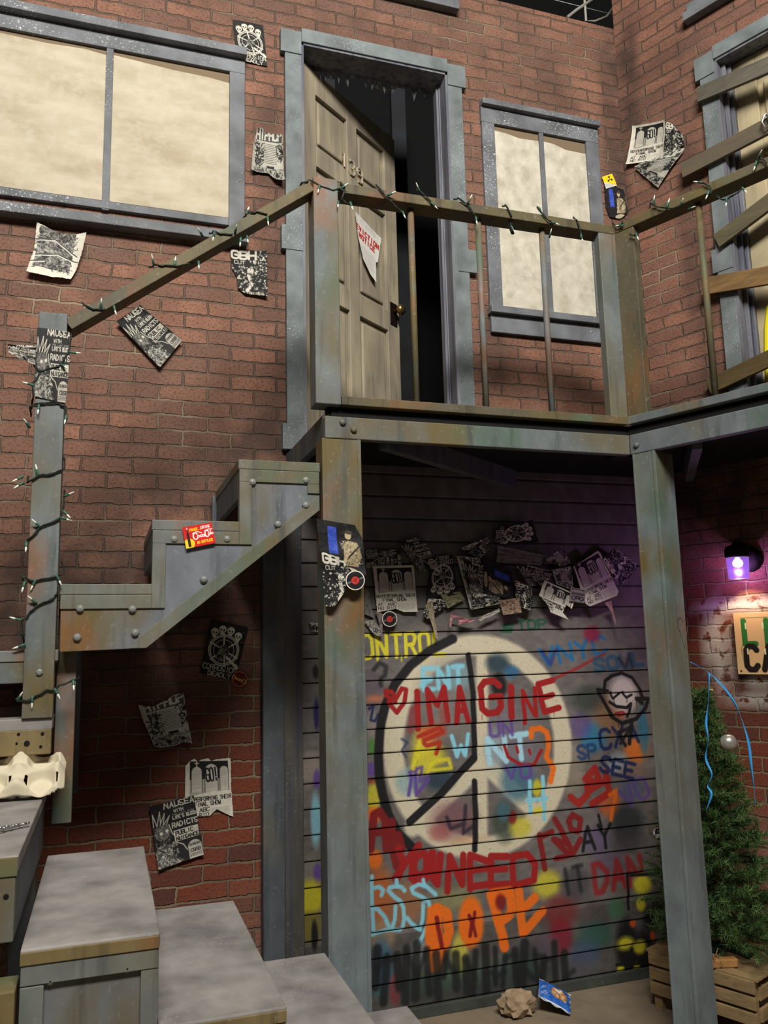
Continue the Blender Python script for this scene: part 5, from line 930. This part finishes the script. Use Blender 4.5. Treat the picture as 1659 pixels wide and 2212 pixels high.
random.seed(11); V, Fc = [], []
def needle(p, d, L, wd):
    s = d.cross(Vector((random.uniform(-1, 1), random.uniform(-1, 1), random.uniform(-1, 1)))).normalized() * wd; n = len(V); V.extend([p - s, p + s, p + d * L]); Fc.append((n, n + 1, n + 2))
bm2 = MB()
for i in range(250):
    f = (i + .5) / 250; hz = .045 + 1.06 * f ** 1.1; az = i * 2.39996 + random.uniform(-.3, .3); R_ = (.28 * (1 - f) ** .95 + .045) * random.uniform(.75, 1.1); dirv = Vector((math.cos(az), math.sin(az), random.uniform(-.05, .3) + .3 * f)).normalized()
    p0_ = tc + Vector((-.02 * f, 0, hz)); q = p0_ + dirv * R_
    if (q - W2.o).dot(W2.w) < .08: R_ *= .55
    tw = [(p0_, dirv, R_)] + [(p0_ + dirv * R_ * s_, (dirv + Vector((random.uniform(-.8, .8), random.uniform(-.8, .8), random.uniform(-.35, .35)))).normalized(), R_ * .40) for s_ in (.4, .55, .7, .85)]
    bm2.tube([p0_, p0_ + dirv * R_], .0022, 4)
    for a, d, L in tw:
        for k in range(int(10 + L * 420)):
            s_ = random.random(); ndv = (d * .7 + Vector((random.gauss(0, 1), random.gauss(0, 1), random.gauss(0, 1))).normalized() * .8).normalized(); needle(a + d * L * s_, ndv, random.uniform(.020, .038), .0016)
m = MB(); m.v = V; m.f = [list(f) for f in Fc]
me = bpy.data.meshes.new('foliage'); me.from_pydata([tuple(v - LOC[tr_.name]) for v in V], [], Fc); me.materials.append(M_ned); fo = bpy.data.objects.new('foliage', me); C.objects.link(fo); fo.parent = tr_; fo['kind'] = 'stuff'
obj('branches', bm2, wood_m, tr_); ta = tc + Vector((-.01, 0, 1.09)); obj('top_twig', MB().tube([ta, ta + W2.u * .02 + Vector((0, 0, .022)), ta + W2.u * .055 + Vector((0, 0, .028))], .004, 6), plain('pale_twig', rgb(200, 180, 140)), tr_)
def at_near(x, y, off):                               # a point on the sight line of a pixel, off metres in front of the tree's axis plane
    fr = Frame(tc, W2.u, W2.w); return fr.at(x, y, off)
M_rib = plain('blue_ribbon', rgb(48, 140, 205), .35)
def ribbon(lab, pts, wd):
    P = [at_near(x, y, o) for x, y, o in pts]; sm = []
    for i in range(len(P) - 1):
        a, b, c_, d = P[max(i - 1, 0)], P[i], P[i + 1], P[min(i + 2, len(P) - 1)]
        for k in range(6): t_ = k / 6; sm.append(.5 * ((2 * b) + (c_ - a) * t_ + (2 * a - 5 * b + 4 * c_ - d) * t_ ** 2 + (3 * b - a - 3 * c_ + d) * t_ ** 3))
    sm.append(P[-1]); m = MB()
    for i, p in enumerate(sm): a = i * .22; s_ = (W2.u * math.cos(a) + W2.w * math.sin(a)) * wd / 2; m.v += [p - s_, p + s_]
    m.f = [[2 * i, 2 * i + 1, 2 * i + 3, 2 * i + 2] for i in range(len(sm) - 1)]
    o = obj('ribbon', m, M_rib, None, smooth=True); k = o.modifiers.new('thickness', 'SOLIDIFY'); k.thickness = .0008; tag(o, lab, 'ribbon')
ribbon('blue ribbon strand hanging straight down the front of the tree beside the post', [(1542, 1578, .15), (1540, 1650, .19), (1536, 1690, .21), (1540, 1730, .23), (1536, 1770, .24), (1548, 1805, .25), (1540, 1830, .26), (1548, 1850, .27), (1536, 1885, .28)], .010)
ribbon('blue ribbon strand arching down the right side of the tree', [(1500, 1550, .10), (1545, 1580, .13), (1585, 1625, .12), (1608, 1668, .12), (1628, 1730, .14), (1636, 1800, .16), (1645, 1875, .18)], .011)
def ball(lab, x, y, off, r, mat, nm):
    p = at_near(x, y, off); b = thing(nm, lab, 'ornament', p - Vector((0, 0, r)))
    obj('globe', MB().lathe(p, (0, 0, 1), [(r * math.sin(math.radians(a)) + .0002, -r * math.cos(math.radians(a))) for a in range(0, 181, 12)], 20), mat, b, smooth=nm == 'bauble'); obj('cap', MB().lathe(p + Vector((0, 0, r * .97)), (0, 0, 1), [(r * .25, 0), (r * .25, r * .2), (.001, r * .22)], 10), M_brass, b)
t = NT('silver_wound_thread', .3); t.b.inputs['Metallic'].default_value = .7; c = t.mix(t.noise(40, 3, t.pos((1, 1, .2))), rgb(150, 146, 138), rgb(225, 222, 214)); t.col(c)
ball('matt silver bauble hanging on the right of the tree', 1585, 1735, .20, .034, t.m, 'bauble')
ball('mirrored ball ornament peeping out left of the right balcony post', 1430, 1925, .16, .027, plain('mirror_tile', rgb(190, 205, 210), .06, 1), 'mirror_ball')
fl = CRF.p(.315, CH, -.055); fwd = thing('kindling_bundle', 'split wedge of kindling tied with twine on top of the crate', 'firewood', fl)
obj('wedge', MB().beam(fl + Vector((-.11, .02, .018)), fl + Vector((.05, -.03, .018)), (0, 0, 1), .042, .034), wood('fresh_split_wood', (176, 132, 78), (140, 100, 58), (4, 4, 4)), fwd, .006)
obj('wedge', MB().beam(fl + Vector((-.12, .05, .02)), fl + Vector((.0, .02, .02)), (0, 0, 1), .035, .03), wood('bark_wood', (96, 72, 48), (70, 54, 38)), fwd, .006)
ctr = fl + Vector((-.03, .0, .02)); obj('twine', MB().tube([ctr + Vector((0.012 * math.sin(a) * .4 + .0, .034 * math.cos(a), .022 * math.sin(a))) for a in np.linspace(0, 6.28, 18)], .0028, 6).tube([ctr + Vector((0, 0, .02)), ctr + Vector((.03, .02, .04)), ctr + Vector((.05, .03, .03))], .0022, 6).tube([ctr + Vector((0, 0, .02)), ctr + Vector((-.02, -.01, .035)), ctr + Vector((-.03, -.03, .02))], .0022, 6), plain('jute_twine', rgb(150, 118, 76), .9), fwd)
# ------------------------------------------------------------------ litter
def crumple_ball(c0, rx, ry, rz, n, seed):
    bm = bmesh.new(); bmesh.ops.create_icosphere(bm, subdivisions=3, radius=1); r = np.random.default_rng(seed); cen = r.normal(size=(26, 3)); cen /= np.linalg.norm(cen, axis=1)[:, None]
    m = MB()
    for v in bm.verts:
        p = np.array(v.co); d = cen @ p; k = np.sort(d)[::-1]; f = .80 + .30 * (k[0] - k[1]) ** .5 + r.uniform(-.17, .17); q = p * f; m.v.append(Vector((c0[0] + q[0] * rx, c0[1] + q[1] * ry, max(.001, c0[2] + q[2] * rz))))
    m.f = [[v.index for v in f.verts] for f in bm.faces]; bm.free(); return m
t = NT('kraft_paper_bag', .85); c = t.mix(t.ramp(t.noise(14, 4), .35, .7), rgb(168, 148, 120), rgb(132, 112, 88)); t.col(c).bump(t.noise(40, 3), .003, .4)
fx = HFr()
def floor_pt(x, y, z=0): d = Vector(ray(x, y)); return Vector((0, 0, H)) + d * ((z - H) / d.z)
bp = floor_pt(1112, 2170, .035); bp.y = min(bp.y, 3.50); tag(obj('paper_bag', crumple_ball((bp.x, bp.y, .045), .092, .070, .066, 0, 5), t.m, None), 'crumpled brown paper bag on the floor at the foot of the graffiti siding', 'paper bag')
cvb = Cv(60, 80, (.16, .36, .70)); cvb.blobs(0, 0, 60, 80, 30, (.22, .46, .80), 2, 7); cvb.dot(36, 40, 15, (.72, .50, .30), 1, 3, 22); cvb.blobs(24, 24, 48, 60, 26, (.86, .74, .56), 1.5, 4); cvb.blobs(30, 20, 42, 36, 5, (.92, .92, .92), 2, 4); cvb.rect(0, 0, 60, 4, (.85, .86, .88)); cvb.rect(0, 76, 60, 80, (.8, .82, .86)); cvb.scrib(4, 30, 20, 70, 14, (.62, .66, .8), 1.5, .8, 4)
bc = floor_pt(1186, 2142, .05); bc.y = min(bc.y, 3.50)
U, V_ = np.meshgrid(np.linspace(-1, 1, 60), np.linspace(-1, 1, 80)); eu = Vector((.78, -.45, -.42)).normalized(); ev = Vector((.30, .75, .10)); ev = (ev - eu * ev.dot(eu)).normalized(); en = eu.cross(ev)
if en.z < 0: en = -en
puff = .018 * (1 - U ** 2) * (1 - V_ ** 4) + .004 * np.sin(U * 9 + V_ * 4) * np.sin(V_ * 7); chip = thing('snack_bag', 'empty blue snack packet lying against the brown paper bag', 'snack bag', (bc.x, bc.y, 0))
for nm, sgn in (('front', 1), ('back', -1)):
    Wc = np.array(bc) + (U * .074)[..., None] * np.array(eu) + (V_ * -.086)[..., None] * np.array(ev) + (sgn * puff)[..., None] * np.array(en); Wc[..., 2] = np.maximum(Wc[..., 2], .002); idx = np.arange(4800).reshape(80, 60); q4 = np.stack([idx[:-1, :-1], idx[1:, :-1], idx[1:, 1:], idx[:-1, 1:]], -1).reshape(-1, 4)
    cc = s2l(np.clip(cvb.a, 0, 1)) if sgn > 0 else s2l(np.ones((80, 60, 3)) * .55); o = grid_mesh(nm, Wc.reshape(-1, 3) - np.array((bc.x, bc.y, 0)), q4 if sgn > 0 else q4[:, ::-1], cc.reshape(-1, 3), vcol('foil_print', .3) if sgn > 0 else vcol('foil_back', .3)); C.objects.link(o); o.parent = chip
# moulded pulp cup carrier on the landing
pc = Vector((-.250, 2.895, 1.166)); nx, ny = 90, 60; X, Y = np.meshgrid(np.linspace(-.14, .14, nx), np.linspace(-.10, .10, ny)); Zc = np.zeros_like(X)
rr = np.maximum(np.abs(X) / .14, np.abs(Y) / .10) ** 1
Zc = .012 + .030 * np.clip((1 - rr) / .18, 0, 1)
for sx in (-.068, .068):
    for sy in (-.05, .05): d = np.hypot(X - sx, Y - sy); Zc -= .030 * np.clip((.048 - d) / .014, 0, 1)
for sx, sy in ((0, -.07), (0, .07), (-.115, 0), (.115, 0), (0, 0)): Zc += .022 * np.exp(-((X - sx) ** 2 + (Y - sy) ** 2) / .0005)
ang = math.radians(30); Yt = Y * math.cos(ang) - Zc * math.sin(ang); Zt = (Y + .10) * math.sin(ang) + Zc * math.cos(ang)
keep = (np.abs(X / .14) ** 5 + np.abs(Y / .10) ** 5) < 1
Wc = np.stack([X + pc.x, Yt + pc.y, Zt + pc.z - .006], -1); idx = np.arange(nx * ny).reshape(ny, nx); F4 = np.stack([idx[:-1, :-1], idx[:-1, 1:], idx[1:, 1:], idx[1:, :-1]], -1); kk = keep[:-1, :-1] & keep[1:, 1:]
# punched slits beside each cup
for sx in (-.068, .068):
    for a in (-1, 1): kk &= ~((np.abs(X[:-1, :-1] - sx - a * .044) < .004) & (np.abs(Y[:-1, :-1] + .045) < .018))
o = grid_mesh('cup_carrier', Wc.reshape(-1, 3) - np.array(pc), F4[kk], np.tile(s2l(np.array([.80, .76, .66])), (nx * ny, 1)), vcol('moulded_pulp', .9, .1)); o.location = pc; C.objects.link(o); k = o.modifiers.new('thickness', 'SOLIDIFY'); k.thickness = .003
tag(o, 'cream moulded pulp drink carrier propped on the landing against the stair', 'drink carrier')
ch = floor_pt(2, 1795, 1.17); cha = thing('chain', 'short silver chain lying on the landing at the left edge', 'chain', (ch.x, ch.y, 1.165))
for i in range(6): a = i * 1.1; cc = Vector((ch.x - .035 + .017 * i, ch.y - .03 + .014 * i, 1.175)); pa = Vector((math.cos(a), math.sin(a), .3)).normalized(); pb = Vector((.7, .7, 0)); obj('link', MB().tube([cc + pa * .008 * math.cos(t_) + pb * .013 * math.sin(t_) for t_ in np.linspace(0, 6.28, 14)], .0032, 6), plain('chain_steel', rgb(190, 190, 188), .25, .9), cha, smooth=True)
# ------------------------------------------------------------------ overhead wire mesh and hanging cables beyond the wall top
wm = MB()
for k in range(60): wm.tube([(1.7 + k * .065, 3.8, 5.85), (2.3 + k * .065, 5.2, 5.85)], .0025, 4); 
for k in range(9): wm.tube([(1.7, 3.85 + k * .15, 5.855), (5.6, 3.85 + k * .15, 5.855)], .003, 4)
tag(obj('wire_mesh', wm, plain('dull_wire', rgb(190, 195, 200), .5)), 'grey wire mesh stretched overhead beyond the top of the brick wall', 'wire mesh')
PZ = Frame((0, 4.1, 0), (1, 0, 0), (0, -1, 0))
tag(obj('cable', MB().tube([PZ.at(x, y) for x, y in ((1225, 38), (1245, 22), (1285, -5), (1300, -20))], .010, 8), plain('grey_cable', rgb(150, 148, 140), .5)), 'straight grey cable hanging over the wall top near the corner', 'cable')
tag(obj('cable', MB().tube([PZ.at(x, y) for x, y in ((1262, -10), (1266, 46), (1285, 46), (1310, 36), (1330, 10))], .008, 8), plain('pale_cable', rgb(176, 174, 164), .5)), 'pale looped cable dangling over the wall top near the corner', 'cable')
tag(obj('cable', MB().tube([Frame((0, 3.95, 0), (1, 0, 0), (0, -1, 0)).at(x, y) for x, y in ((806, 185), (818, 191), (835, 194), (852, 191), (860, 186))], .004, 6), plain('white_cable', rgb(190, 185, 165), .4)), 'thin pale cable sagging inside the top of the open doorway', 'cable')
